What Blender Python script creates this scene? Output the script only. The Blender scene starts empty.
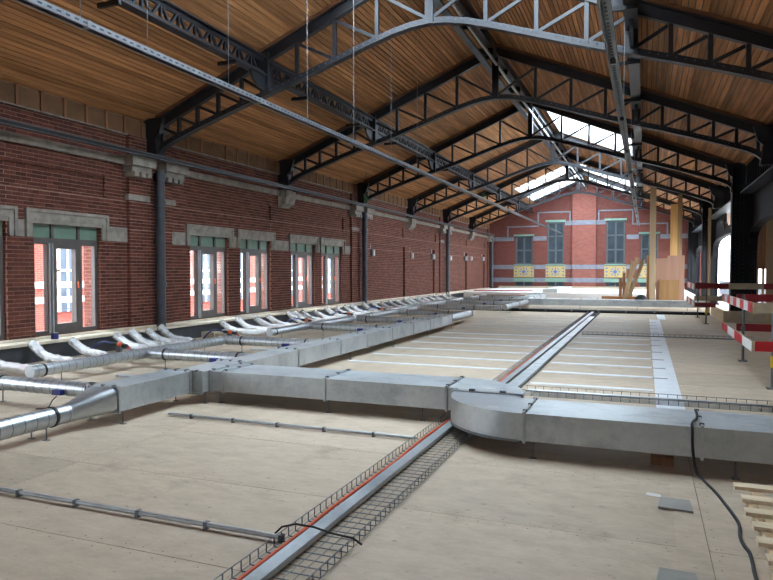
import bpy, math, random
from mathutils import Vector
random.seed(7)
PI = math.pi
scn = bpy.context.scene
C = scn.collection

# ------------------------------------------------------------------ camera, world, exposure
cd = bpy.data.cameras.new('camera'); cam = bpy.data.objects.new('camera', cd); C.objects.link(cam)
cam.location = (0, 0, 1.65)
cam.rotation_euler = (math.radians(90 - 1.7227), 0, math.radians(21.5597))
cd.sensor_width = 36; cd.lens = 655 * 36 / 773; cd.clip_end = 400; cd.clip_start = .05
scn.camera = cam
world = bpy.data.worlds.new('sky'); scn.world = world; world.use_nodes = True
bg = world.node_tree.nodes['Background']
bg.inputs[0].default_value = (.81, .905, 1.0, 1); bg.inputs[1].default_value = 1.0
scn.view_settings.view_transform = 'Standard'; scn.view_settings.look = 'None'
scn.view_settings.gamma = 1; scn.view_settings.use_curve_mapping = False
scn.view_settings.exposure = 4.1
scn.cycles.max_bounces = 12; scn.cycles.diffuse_bounces = 8; scn.cycles.transparent_max_bounces = 16

# ------------------------------------------------------------------ materials
def lin(c):
    return tuple(((v/255)/12.92 if v/255 <= .04045 else ((v/255+.055)/1.055)**2.4) for v in c) + (1,)
class NT:
    def __init__(s, name):
        s.m = bpy.data.materials.new(name); s.m.use_nodes = True
        s.t = s.m.node_tree; s.b = s.t.nodes['Principled BSDF']; s.out = s.t.nodes['Material Output']
    def n(s, kind, **kw):
        nd = s.t.nodes.new(kind)
        for k, v in kw.items():
            if k.startswith('i_'):
                key = k[2:]; key = int(key) if key.isdigit() else key.replace('_', ' ')
                nd.inputs[key].default_value = v
            else: setattr(nd, k, v)
        return nd
    def l(s, a, b): s.t.links.new(a, b)
    def math(s, op, a, b=None):
        nd = s.n('ShaderNodeMath', operation=op)
        for i, v in enumerate((a, b)):
            if v is None: continue
            if isinstance(v, (int, float)): nd.inputs[i].default_value = v
            else: s.l(v, nd.inputs[i])
        return nd.outputs[0]
    def ramp(s, fac, stops):
        r = s.n('ShaderNodeValToRGB'); e = r.color_ramp.elements
        while len(e) < len(stops): e.new(.5)
        for q, (p, c) in zip(e, stops): q.position = p; q.color = c
        s.l(fac, r.inputs[0]); return r.outputs[0]
    def mix(s, fac, a, b, mode='MIX'):
        m = s.n('ShaderNodeMix', data_type='RGBA', blend_type=mode)
        for i, v in ((0, fac), (6, a), (7, b)):
            if isinstance(v, (int, float, tuple)): m.inputs[i].default_value = v
            else: s.l(v, m.inputs[i])
        return m.outputs[2]
    def pos(s, scale=(1, 1, 1)):
        g = s.n('ShaderNodeNewGeometry'); mp = s.n('ShaderNodeMapping'); mp.inputs['Scale'].default_value = scale
        s.l(g.outputs['Position'], mp.inputs[0]); return mp.outputs[0]
    def noise(s, vec, scale, detail=4, rough=.55):
        n = s.n('ShaderNodeTexNoise'); n.inputs['Scale'].default_value = scale
        n.inputs['Detail'].default_value = detail; n.inputs['Roughness'].default_value = rough
        s.l(vec, n.inputs['Vector']); return n.outputs[0]
    def bump(s, h, strength=.3, dist=.01):
        b = s.n('ShaderNodeBump'); b.inputs['Strength'].default_value = strength; b.inputs['Distance'].default_value = dist
        s.l(h, b.inputs['Height']); s.l(b.outputs[0], s.b.inputs['Normal'])
    def set(s, col=None, rough=.7, metal=0, spec=.4):
        if col is not None:
            if isinstance(col, tuple): s.b.inputs['Base Color'].default_value = col
            else: s.l(col, s.b.inputs['Base Color'])
        if isinstance(rough, (int, float)): s.b.inputs['Roughness'].default_value = rough
        else: s.l(rough, s.b.inputs['Roughness'])
        s.b.inputs['Metallic'].default_value = metal
        s.b.inputs['Specular IOR Level'].default_value = spec
        return s.m
    def rnd(s): return s.n('ShaderNodeObjectInfo').outputs['Random']
    def island(s): return s.n('ShaderNodeNewGeometry').outputs['Random Per Island']
M = {}
def plain(name, c, rough=.7, metal=0, var=.12, nscale=6, spec=.4):
    k = NT(name); a = lin(c); p = k.pos()
    f = k.noise(p, nscale, 5)
    d = tuple(v*(1-var*1.6) for v in a[:3]) + (1,); l = tuple(min(1, v*(1+var)) for v in a[:3]) + (1,)
    M[name] = k.set(k.ramp(f, [(.3, d), (.7, l)]), rough, metal, spec); return k
def wood(name, dark, light, axis=1, scale=9, rough=.75, jit=.35, spec=.2):
    k = NT(name); sc = [scale*2.2]*3; sc[axis] = scale*.10
    p = k.pos(tuple(sc)); f = k.noise(p, 1, 6, .6)
    col = k.ramp(f, [(.28, lin(dark)), (.72, lin(light))])
    r = k.math('ADD', k.math('MULTIPLY', k.math('FRACT', k.math('ADD', k.rnd(), k.island())), jit), 1-jit*.55)
    k2 = k.n('ShaderNodeCombineColor'); [k.l(r, k2.inputs[i]) for i in range(3)]
    col = k.mix(1.0, col, k2.outputs[0], 'MULTIPLY')
    k.bump(f, .12, .004)
    M[name] = k.set(col, rough, 0, spec); return k

# plywood deck
k = NT('plywood'); p = k.pos()
f1 = k.noise(p, .55, 5, .6); f2 = k.noise(k.pos((1.0, 2.0, 4)), 3.2, 9, .78); f3 = k.noise(p, 9, 6, .65)
col = k.ramp(f2, [(.28, lin((151, 133, 113))), (.72, lin((199, 181, 158)))])
col = k.mix(k.math('MULTIPLY', f1, .55), col, lin((201, 188, 168)))
st = k.ramp(k.noise(p, 1.6, 7, .7), [(.56, (0, 0, 0, 1)), (.74, (1, 1, 1, 1))])
stf = k.n('ShaderNodeSeparateColor'); k.l(st, stf.inputs[0])
col = k.mix(k.math('MULTIPLY', stf.outputs[0], .5), col, lin((126, 108, 90)))
dk = k.ramp(k.noise(k.pos((.6, 1.3, 1)), 17, 4, .6), [(.64, (0, 0, 0, 1)), (.72, (1, 1, 1, 1))])
dkf = k.n('ShaderNodeSeparateColor'); k.l(dk, dkf.inputs[0])
col = k.mix(k.math('MULTIPLY', dkf.outputs[0], .6), col, lin((92, 78, 64)))
j = k.math('ADD', k.math('MULTIPLY', k.rnd(), .16), .90); kc = k.n('ShaderNodeCombineColor'); [k.l(j, kc.inputs[i]) for i in range(3)]
col = k.mix(1.0, col, kc.outputs[0], 'MULTIPLY')
k.bump(f3, .2, .004); M['plywood'] = k.set(col, .62, 0, .35)
plain('joint', (92, 82, 70), .9); plain('screw', (58, 54, 50), .5, .4)
# brick
def brickmat(name, a, b, c):
    k = NT(name); g = k.math('FRACT', k.math('ADD', k.island(), k.rnd()))
    col = k.ramp(g, [(0, lin(a)), (.5, lin(b)), (1, lin(c))])
    p = k.pos(); f = k.noise(p, 22, 5, .7); big = k.noise(p, .5, 4, .6)
    col = k.mix(k.math('MULTIPLY', f, .4), col, lin((52, 32, 30)))
    col = k.mix(k.math('MULTIPLY', big, .35), col, lin((92, 50, 41)))
    k.bump(f, .35, .004); M[name] = k.set(col, .85, 0, .25)
brickmat('brick', (72, 39, 32), (96, 52, 41), (118, 68, 53))
plain('mortar', (152, 120, 106), .95, var=.2, nscale=8)
def brickwall(name, a, b, mo):
    k = NT(name); g = k.n('ShaderNodeNewGeometry'); sx = k.n('ShaderNodeSeparateXYZ'); k.l(g.outputs['Position'], sx.inputs[0])
    cb = k.n('ShaderNodeCombineXYZ'); k.l(k.math('ADD', sx.outputs[0], sx.outputs[1]), cb.inputs[0]); k.l(sx.outputs[2], cb.inputs[1])
    br = k.n('ShaderNodeTexBrick'); k.l(cb.outputs[0], br.inputs['Vector'])
    br.inputs['Scale'].default_value = 1; br.inputs['Brick Width'].default_value = .23; br.inputs['Row Height'].default_value = .075
    br.inputs['Mortar Size'].default_value = .006; br.inputs['Color1'].default_value = lin(a); br.inputs['Color2'].default_value = lin(b)
    br.inputs['Mortar'].default_value = lin(mo)
    big = k.noise(k.pos(), .8, 5, .65)
    col = k.mix(k.math('MULTIPLY', big, .3), br.outputs['Color'], lin(tuple(int(v*.8) for v in a)))
    k.bump(br.outputs['Fac'], -.3, .006); M[name] = k.set(col, .85, 0, .25)
brickwall('brick_back', (94, 46, 40), (112, 58, 50), (112, 88, 78))
brickwall('brick_pilaster', (118, 64, 55), (138, 78, 68), (136, 110, 98))
brickwall('brick_side', (104, 54, 46), (122, 66, 56), (136, 110, 98))
brickwall('brick_facade', (150, 66, 56), (168, 80, 68), (170, 130, 120))
plain('stone', (142, 135, 126), .85, var=.22, nscale=5)
plain('stone_blue', (114, 116, 125), .8, var=.12, nscale=5)
plain('facade_white', (240, 236, 230), .8, var=.05)
plain('eave', (112, 82, 56), .85, var=.2, nscale=3)
# iron
k = plain('iron', (30, 32, 38), .45, .1, .25, 3, .6)
plain('iron_dark', (27, 28, 33), .6, 0, .25, 3, .2)
plain('grey_iron', (86, 92, 100), .5, .2, .2, 3, .5)
plain('pipe_grey', (66, 70, 76), .5, .1, .15)
# galvanised steel
def galv(name, a, b, rough=.34, metal=.75, sp=3.0, smudge=0):
    k = NT(name); p = k.pos(); v = k.n('ShaderNodeTexVoronoi'); v.inputs['Scale'].default_value = 26; k.l(p, v.inputs['Vector'])
    f = k.noise(p, sp, 5, .6)
    sc = k.n('ShaderNodeSeparateColor'); k.l(v.outputs['Color'], sc.inputs[0])
    h = k.math('ADD', k.math('MULTIPLY', sc.outputs[0], .10), k.math('MULTIPLY', f, .82))
    col = k.ramp(h, [(.28, lin(a)), (.68, lin(b))])
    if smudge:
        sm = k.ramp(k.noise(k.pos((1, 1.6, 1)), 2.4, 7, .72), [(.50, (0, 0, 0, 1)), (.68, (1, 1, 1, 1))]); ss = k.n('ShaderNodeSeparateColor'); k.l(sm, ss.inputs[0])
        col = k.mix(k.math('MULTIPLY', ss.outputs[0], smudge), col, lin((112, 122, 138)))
    r = k.math('ADD', k.math('MULTIPLY', f, .25), rough - .1)
    k.bump(f, .06, .01); M[name] = k.set(col, r, metal, .5)
galv('galv', (168, 175, 180), (200, 206, 209), .32, .75, 2.0)
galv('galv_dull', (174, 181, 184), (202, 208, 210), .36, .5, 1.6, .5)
galv('galv_dark', (86, 91, 97), (128, 134, 138), .45, .5)
k = NT('foil'); p = k.pos(); f = k.noise(p, 34, 5, .7); f0 = k.noise(p, 7, 3, .5)
k.bump(k.math('ADD', f, f0), 1.0, .05); M['foil'] = k.set(lin((240, 242, 244)), .16, .8, .9)
plain('black', (26, 27, 30), .5); plain('black_rubber', (30, 31, 33), .6)
plain('blue', (28, 38, 112), .45); plain('orange', (214, 92, 52), .5); plain('red', (178, 30, 40), .5, var=.1)
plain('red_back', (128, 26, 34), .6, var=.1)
plain('white_paint', (206, 206, 204), .55, var=.06); plain('cream', (176, 162, 138), .7, var=.1)
plain('yellow', (222, 188, 30), .5); plain('green_leaf', (54, 110, 58), .6, var=.4, nscale=30)
plain('green_paint', (104, 130, 114), .6, var=.1); plain('green_lintel', (108, 138, 124), .6, var=.1)
plain('frame', (88, 82, 79), .5, .1, .08); plain('frame_dark', (78, 84, 88), .5, .1, .1)
plain('tile_yellow', (166, 146, 96), .4, var=.15, nscale=12); plain('tile_blue', (70, 96, 150), .4, var=.15)
plain('strip_white', (214, 218, 222), .5, var=.06); plain('strip_metal', (186, 192, 198), .42, .3, .1)
plain('dark_beam', (62, 64, 70), .6, var=.15); plain('ledge', (214, 202, 182), .75, var=.15, nscale=4)
plain('board_grey', (150, 148, 142), .8, var=.1); plain('membrane', (236, 236, 234), .6, var=.05)
plain('pvc', (228, 230, 232), .4, var=.03); plain('wire', (150, 150, 150), .4, .6); plain('cord', (44, 44, 46), .7)
plain('ground', (176, 174, 168), .9); plain('pale_house', (226, 222, 216), .85, var=.05); plain('roof_out', (120, 122, 126), .7)
plain('glass_dark', (58, 66, 72), .12, 0, .2, 1.5, .8); plain('curtain', (84, 96, 112), .5, var=.08)
wood('ceiling_wood', (136, 92, 60), (196, 144, 98), 1, 7, .7, .66)
wood('strip_wood', (92, 62, 44), (132, 92, 66), 0, 8)
wood('plank', (134, 110, 82), (166, 142, 110), 2, 9); wood('plank_x', (206, 186, 154), (232, 216, 188), 0, 9, jit=.15)
wood('plank_brown', (110, 76, 56), (150, 108, 80), 2, 9); wood('plank_orange', (140, 92, 56), (160, 110, 72), 2, 6, jit=.15)
wood('ply_pink', (142, 108, 92), (160, 126, 108), 2, 3, jit=.1); wood('ply_tan', (134, 102, 66), (154, 120, 82), 2, 5, jit=.1)
wood('ply_beige', (146, 126, 100), (168, 148, 120), 2, 3, jit=.1); wood('timber_lit', (196, 152, 96), (214, 174, 118), 2, 6, jit=.1)
wood('timber_y', (184, 160, 124), (208, 186, 152), 1, 6, jit=.15)
def glassmat(name, tint=(1, 1, 1, 1), fac=.08):
    k = NT(name); t = k.n('ShaderNodeBsdfTransparent'); t.inputs[0].default_value = tint
    g = k.n('ShaderNodeBsdfGlossy'); g.inputs['Roughness'].default_value = .03
    mx = k.n('ShaderNodeMixShader'); mx.inputs[0].default_value = fac
    k.l(t.outputs[0], mx.inputs[1]); k.l(g.outputs[0], mx.inputs[2]); k.l(mx.outputs[0], k.out.inputs[0]); M[name] = k.m
glassmat('glass', (.97, .985, .98, 1), .06)
glassmat('skylight_glass', (.95, .98, 1, 1), .04)

# ------------------------------------------------------------------ mesh builder
class MB:
    def __init__(s): s.v = []; s.f = []; s.sm = []
    def add(s, vs, fs, smooth=False):
        o = len(s.v); s.v += [tuple(q) for q in vs]; s.f += [tuple(i+o for i in q) for q in fs]; s.sm += [smooth]*len(fs); return s
    def box(s, x0, x1, y0, y1, z0, z1):
        vs = [(x, y, z) for z in (z0, z1) for y in (y0, y1) for x in (x0, x1)]
        return s.add(vs, [(0, 2, 3, 1), (4, 5, 7, 6), (0, 1, 5, 4), (2, 6, 7, 3), (0, 4, 6, 2), (1, 3, 7, 5)])
    def bar(s, a, b, w, d, up=(0, 1, 0)):          # box bar from a to b: w across, d along 'up'
        a = Vector(a); b = Vector(b); t = (b-a).normalized(); u = Vector(up); u = (u - t*u.dot(t)).normalized(); n = t.cross(u)
        vs = [p + n*sx*w/2 + u*sy*d/2 for p in (a, b) for sy in (-1, 1) for sx in (-1, 1)]
        return s.add(vs, [(0, 1, 3, 2), (4, 6, 7, 5), (0, 4, 5, 1), (2, 3, 7, 6), (0, 2, 6, 4), (1, 5, 7, 3)])
    def prism(s, poly, axis, lo, hi):               # poly: list of 2D; axis 0: (y,z) 1: (x,z) 2: (x,y)
        def P(q, h):
            return (h, q[0], q[1]) if axis == 0 else ((q[0], h, q[1]) if axis == 1 else (q[0], q[1], h))
        n = len(poly); vs = [P(q, lo) for q in poly] + [P(q, hi) for q in poly]
        fs = [tuple(range(n))[::-1], tuple(range(n, 2*n))] + [(i, (i+1) % n, n+(i+1) % n, n+i) for i in range(n)]
        return s.add(vs, fs)
    def tube(s, path, r, n=12, cap=True, smooth=True):
        P = [Vector(q) for q in path]; rs = r if isinstance(r, (list, tuple)) else [r]*len(P)
        vs = []; fs = []; pu = None
        for i, p in enumerate(P):
            t = (P[min(i+1, len(P)-1)] - P[max(i-1, 0)]).normalized()
            if pu is None:
                u = t.orthogonal().normalized()
                z = Vector((0, 0, 1)); zz = z - t*z.dot(t)
                if zz.length > .2: u = zz.normalized()
            else: u = (pu - t*pu.dot(t)).normalized()
            pu = u; w = t.cross(u)
            for j in range(n):
                a = 2*PI*j/n; vs.append(p + (u*math.cos(a) + w*math.sin(a))*rs[i])
        for i in range(len(P)-1):
            for j in range(n):
                k = (j+1) % n; fs.append((i*n+j, i*n+k, (i+1)*n+k, (i+1)*n+j))
        s.add(vs, fs, smooth)
        if cap:
            s.add(vs[:n], [tuple(range(n))[::-1]]); s.add(vs[-n:], [tuple(range(n))])
        return s
    def sweep(s, line, prof, axis=1):               # line in (x,z); prof: rectangle (y0,y1,h0,h1), h along line normal
        y0, y1, h0, h1 = prof; vs = []; fs = []; n = len(line)
        for i, q in enumerate(line):
            a = line[max(i-1, 0)]; b = line[min(i+1, n-1)]; tx, tz = b[0]-a[0], b[1]-a[1]; L = math.hypot(tx, tz)
            nx, nz = -tz/L, tx/L
            for y, h in ((y0, h0), (y1, h0), (y1, h1), (y0, h1)): vs.append((q[0]+nx*h, y, q[1]+nz*h))
        for i in range(n-1):
            for j in range(4): k = (j+1) % 4; fs.append((i*4+j, (i+1)*4+j, (i+1)*4+k, i*4+k))
        fs += [(0, 1, 2, 3), tuple((n-1)*4+q for q in (3, 2, 1, 0))]
        return s.add(vs, fs)
    def mesh(s, name):
        me = bpy.data.meshes.new(name); me.from_pydata(s.v, [], s.f); me.update()
        if any(s.sm): me.polygons.foreach_set('use_smooth', s.sm)
        return me
def link(name, me, mat, parent=None, loc=None):
    if isinstance(me, MB): me = me.mesh(name)
    if mat and not me.materials: me.materials.append(M[mat])
    o = bpy.data.objects.new(name, me); C.objects.link(o)
    if parent: o.parent = parent
    if loc: o.location = loc
    return o
def tag(o, label, cat, group=None, kind=None):
    o['label'] = label; o['category'] = cat
    if group: o['group'] = group
    if kind: o['kind'] = kind
    return o
def thing(name, label, cat, loc=(0, 0, 0), group=None):
    o = bpy.data.objects.new(name, None); C.objects.link(o); o.location = loc; o.empty_display_size = .2
    return tag(o, label, cat, group)
def struct(name, label, cat, me=None, mat=None):
    o = link(name, me, mat) if me else bpy.data.objects.new(name, None)
    if not me: C.objects.link(o)
    return tag(o, label, cat, kind='structure')
def copy_tree(o, parent=None, loc=None):
    c = o.copy(); C.objects.link(c); c.parent = parent
    if loc is not None: c.location = loc
    for ch in list(o.children): copy_tree(ch, c)
    return c
ORD = ['first', 'second', 'third', 'fourth', 'fifth', 'sixth', 'seventh', 'eighth', 'ninth', 'tenth', 'eleventh', 'twelfth', 'thirteenth', 'fourteenth', 'fifteenth', 'sixteenth', 'seventeenth', 'eighteenth', 'nineteenth', 'twentieth',
       'twenty-first', 'twenty-second', 'twenty-third', 'twenty-fourth', 'twenty-fifth', 'twenty-sixth', 'twenty-seventh', 'twenty-eighth', 'twenty-ninth', 'thirtieth', 'thirty-first', 'thirty-second', 'thirty-third', 'thirty-fourth', 'thirty-fifth', 'thirty-sixth', 'thirty-seventh', 'thirty-eighth', 'thirty-ninth', 'fortieth']

S = 5.85; T = [12.0 + S*i for i in range(-3, 7)]     # truss lines; T[3] is the first one in view
RX = -3.86; RZ = 7.82; SL = .417                     # ridge x, soffit height, roof slope
Y0 = -5.55; YB = 47.1
def rz(x): return RZ - SL*abs(x-RX)

# ------------------------------------------------------------------ floor
fl = struct('floor', 'worn pale plywood deck over the whole hall', 'floor', MB().box(-11.0, 5.4, Y0, YB, -.12, -.006), 'joint')
pw = {}
xs = [-10.6]; x = .37 - 2.44*4
while x < 5.3: xs.append(x); x += 2.44
xs.append(5.4)
ys = [Y0]; y = 5.45 - 1.22*9
while y < YB-.1: ys.append(y); y += 1.22
ys.append(YB)
for i in range(len(xs)-1):
    if xs[i+1]-xs[i] < .05: continue
    for jn in range(len(ys)-1):
        w = round(xs[i+1]-xs[i]-.005, 4); d = round(ys[jn+1]-ys[jn]-.005, 4)
        if (w, d) not in pw: pw[(w, d)] = MB().box(0, w, 0, d, -.006, 0).mesh('plywood_sheet')
        link('plywood_sheet', pw[(w, d)], 'plywood', fl, (xs[i], ys[jn], 0))
sc = MB()
for yy in [q for q in ys if 2 < q < 9]:
    for off in (-.05, .045):
        x = -9
        while x < 2.6:
            cx_, cy_ = x+random.uniform(-.02, .02), yy+off+random.uniform(-.008, .008); x += .16
            r = .0055; sc.add([(cx_+r*math.cos(a*PI/3), cy_+r*math.sin(a*PI/3), .0012) for a in range(6)], [tuple(range(6))])
for xx in xs:
    for off in (-.04, .04):
        y = 3
        while y < 8.5:
            cx_, cy_ = xx+off, y+random.uniform(-.02, .02); y += .16; r = .0055
            sc.add([(cx_+r*math.cos(a*PI/3), cy_+r*math.sin(a*PI/3), .0012) for a in range(6)], [tuple(range(6))])
o = link('screw_heads', sc, 'screw', fl); o['kind'] = 'stuff'

# ------------------------------------------------------------------ roof: sheet, boards, skylights
SKY = {1: [(T[2]+.2, T[3]-.2), (T[5]+.2, T[6]-.2), (T[7]+3.2, T[8]-.2), (T[8]+.2, T[9]-1.6)], -1: [(T[2]+.2, T[3]-.45), (T[7]+3.2, T[8]-.2), (T[8]+.2, T[9]-1.6)]}
D0 = .30; D1S = 3.36                                  # skylight, distance from the ridge
ce = struct('ceiling', 'boarded brown timber roof lining on both slopes', 'ceiling')
def slopebox(mb, side, d0, d1, y0, y1, h0, h1):
    vs = []
    for h in (h0, h1):
        for y in (y0, y1):
            for d in (d0, d1): vs.append((RX+side*d, y, RZ-SL*d+h))
    return mb.add(vs, [(0, 2, 3, 1), (4, 5, 7, 6), (0, 1, 5, 4), (2, 6, 7, 3), (0, 4, 6, 2), (1, 3, 7, 5)])
EAV = 7.1
def dmax(side, a): return 1.95 if (side == -1 and a < T[3]) else D1S
for side in (1, -1):
    mb = MB(); cuts = SKY[side]
    slopebox(mb, side, 0, D0, Y0, YB+.4, .03, .14); slopebox(mb, side, D1S, EAV, Y0, YB+.4, .03, .14)
    for a, b in cuts:
        if dmax(side, a) < D1S: slopebox(mb, side, dmax(side, a), D1S, a, b, .03, .14)
    y = Y0
    for a, b in cuts + [(YB+.4, None)]:
        slopebox(mb, side, D0, D1S, y, a, .03, .14); y = b
    link('roof_sheet', mb, 'dark_beam', ce)
    n = 66; pitch = (EAV-.3)/n
    cache = {}
    for i in range(n):
        d0 = .04+i*pitch; d1 = d0+pitch-.019
        segs = [(Y0, YB)] if (d1 < D0 or d0 > D1S) else []
        if not segs:
            y = Y0
            for a, b in cuts:
                if d0 > dmax(side, a): continue
                if a-y > .5: segs.append((y, a))
                y = b
        for a, b in segs:
            key = (round(b-a, 2))
            if key not in cache: 
                m2 = MB(); vs = [(side*dd, y, -SL*dd+h) for h in (0, .03) for y in (0, b-a) for dd in (0, pitch-.019)]
                m2.add(vs, [(0, 2, 3, 1), (4, 5, 7, 6), (0, 1, 5, 4), (2, 6, 7, 3), (0, 4, 6, 2), (1, 3, 7, 5)])
                cache[key] = m2.mesh('ceiling_board')
            link('ceiling_board', cache[key], 'ceiling_wood', ce, (RX+side*d0, a, RZ-SL*d0+random.uniform(-.004, .003)))
def skylight(side, y0, y1, label):
    D1_ = dmax(side, y0); mid = (D0+D1_)/2
    t = thing('skylight', label, 'skylight', (RX, y0, RZ-.5), 'roof skylights'); oz = Vector((RX, y0, RZ-.5))
    def P(nm, mb, mat, par=t): mb.v = [tuple(Vector(q)-oz) for q in mb.v]; return link(nm, mb, mat, par)
    nb = 2
    for i in range(nb):
        a = y0+(y1-y0)*i/nb; b = y0+(y1-y0)*(i+1)/nb
        P('pane', slopebox(MB(), side, D0+.04, D1_-.04, a+.03, b-.03, .19, .20), 'skylight_glass')
        if i: P('glazing_bar', slopebox(MB(), side, D0+.04, D1_-.04, a-.02, a+.02, .15, .21), 'white_paint')
    for a, b in ((y0, y0+.05), (y1-.05, y1)): P('kerb', slopebox(MB(), side, D0, D1_, a, b, -.02, .24), 'white_paint')
    for a, b in ((D0, D0+.05), (D1_-.05, D1_)): P('kerb', slopebox(MB(), side, a, b, y0+.05, y1-.05, -.02, .24), 'white_paint')
    P('cross_bar', slopebox(MB(), side, mid, mid+.03, y0+.05, y1-.05, .15, .18), 'white_paint')
nm = {T[2]: 'roof skylight above the camera', T[5]: 'roof skylight between the third and fourth trusses', T[7]: 'roof skylight between the fifth and sixth trusses', T[8]: 'roof skylight next to the far gable wall'}
for side in (1, -1):
    for a, b in SKY[side]:
        lab = [v for q, v in nm.items() if abs(q-(a-.2)) < 3.1][0]
        skylight(side, a, b, lab + (' on the right slope' if side == 1 else ' on the left slope'))

# ------------------------------------------------------------------ left wall
WX = -10.6
WINS = [7.58, 9.74, 14.25, 16.43, 19.29, 21.44]
PIERS = [T[1], T[3], T[5], T[7], T[9]]
WINS_ALL = [-4.12, -1.96, 2.55, 4.73] + WINS
blind = [(25.0, 29.2), (29.9, 33.9), (36.7, 40.75), (41.6, 45.7)]
rec = []
for a in (T[1], T[3], T[5], T[7]): rec += [(a+1.31, a+S-.58), (a+S+.6, a+2*S-1.31)]
def front(y, z):
    for p_ in PIERS:
        if abs(y-p_) < .69 and z < 4.62: return WX+.08
    for w in WINS_ALL:
        if abs(y-w) < .80 and .41 < z < 2.53: return None
    for a, b in blind:
        if a < y < b and .41 < z < 2.76: return WX-.10
    for a, b in rec:
        if a < y < b and 3.17 < z < 3.61: return WX-.05
    return WX
def wallmesh(y0, y1, z0, z1, back, front):
    yb = {y0, y1}; zb = {z0, z1, .41, 2.53, 2.76, 3.17, 3.61, 4.62}
    for p_ in PIERS: yb |= {p_-.69, p_+.69}
    for w in WINS_ALL: yb |= {w-.8, w+.8}
    for a, b in blind+rec: yb |= {a, b}
    yb = sorted(q for q in yb if y0 <= q <= y1); zb = sorted(zb); mb = MB()
    G = {}
    for i in range(len(yb)-1):
        for jn in range(len(zb)-1): G[i, jn] = front((yb[i]+yb[i+1])/2, (zb[jn]+zb[jn+1])/2)
    ny, nz = len(yb)-1, len(zb)-1
    for (i, jn), x in G.items():
        a, b, c, d = yb[i], yb[i+1], zb[jn], zb[jn+1]
        if x is not None:
            mb.add([(x, a, c), (x, b, c), (x, b, d), (x, a, d)], [(0, 1, 2, 3)])
            mb.add([(back, a, c), (back, b, c), (back, b, d), (back, a, d)], [(3, 2, 1, 0)])
        xx = back if x is None else x
        r = G.get((i+1, jn), 'e')
        if r != 'e':
            rr = back if r is None else r
            if rr != xx: mb.add([(xx, b, c), (rr, b, c), (rr, b, d), (xx, b, d)], [(0, 1, 2, 3)])
        u = G.get((i, jn+1), 'e')
        if u != 'e':
            uu = back if u is None else u
            if uu != xx: mb.add([(xx, a, d), (xx, b, d), (uu, b, d), (uu, a, d)], [(0, 1, 2, 3)])
    for yy in (y0, y1): mb.add([(back, yy, z0), (WX, yy, z0), (WX, yy, z1), (back, yy, z1)], [(0, 1, 2, 3)])
    return mb, yb, zb, G
YW = 6.0
mb, yb, zb, G = wallmesh(YW, YB, -.1, 5.1, WX-.45, front)
wl = struct('wall_left', 'long dark red brick wall with tall windows and stone band', 'wall', mb, 'mortar')
wl.data.materials.append(M['brick_side'])
for pl in wl.data.polygons:
    if abs(pl.normal.x) < .5: pl.material_index = 1
mb2, _, _, _ = wallmesh(Y0, YW, -.1, 5.1, WX-.45, front)
struct('wall_left_rear', 'red brick side wall continuing behind the viewer', 'wall', mb2, 'brick_back')
# bricks proud of the mortar
bw, bh, pr = .23, .075, .007
allb = []
for (i, jn), x in G.items():
    if x is None: continue
    a, b, c, d = yb[i], yb[i+1], zb[jn], min(zb[jn+1], 4.62)
    if d <= c: continue
    r0 = int(math.floor(c/bh))
    for r in range(r0, int(d/bh)+1):
        z0 = max(r*bh+.006, c); z1 = min((r+1)*bh-.006, d)
        if z1-z0 < .015: continue
        q = int(math.floor(a/bw))-1; offy = (r % 2)*bw/2
        while q*bw+offy < b:
            ya = max(q*bw+offy+.006, a); yc = min((q+1)*bw+offy-.006, b); q += 1
            if yc-ya < .02: continue
            allb.append((x, ya, yc, z0, z1))
full = [q for q in allb if abs(q[2]-q[1]-(bw-.012)) < 1e-4 and abs(q[4]-q[3]-(bh-.012)) < 1e-4 and q[1] > 8.3]
full.sort(key=lambda q: (q[1]-6)**2 + (q[3]-1.65)**2*1.5)
single = set(full[:300])
bm = MB().box(0, pr, 0, bw-.012, 0, bh-.012).mesh('brick')
for q in single: link('brick', bm, 'brick', wl, (q[0], q[1], q[3]))
st = MB()
for q in allb:
    if q in single: continue
    x0 = q[0]; x1 = x0+pr+random.uniform(-.002, .001)
    vs = [(xx, y, z) for xx in (x0, x1) for y in (q[1], q[2]) for z in (q[3], q[4])]
    st.add(vs, [(4, 6, 7, 5), (0, 1, 5, 4), (2, 6, 7, 3), (0, 4, 6, 2), (1, 3, 7, 5)])
o = link('brickwork', st, 'brick', wl); o['kind'] = 'stuff'
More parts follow.
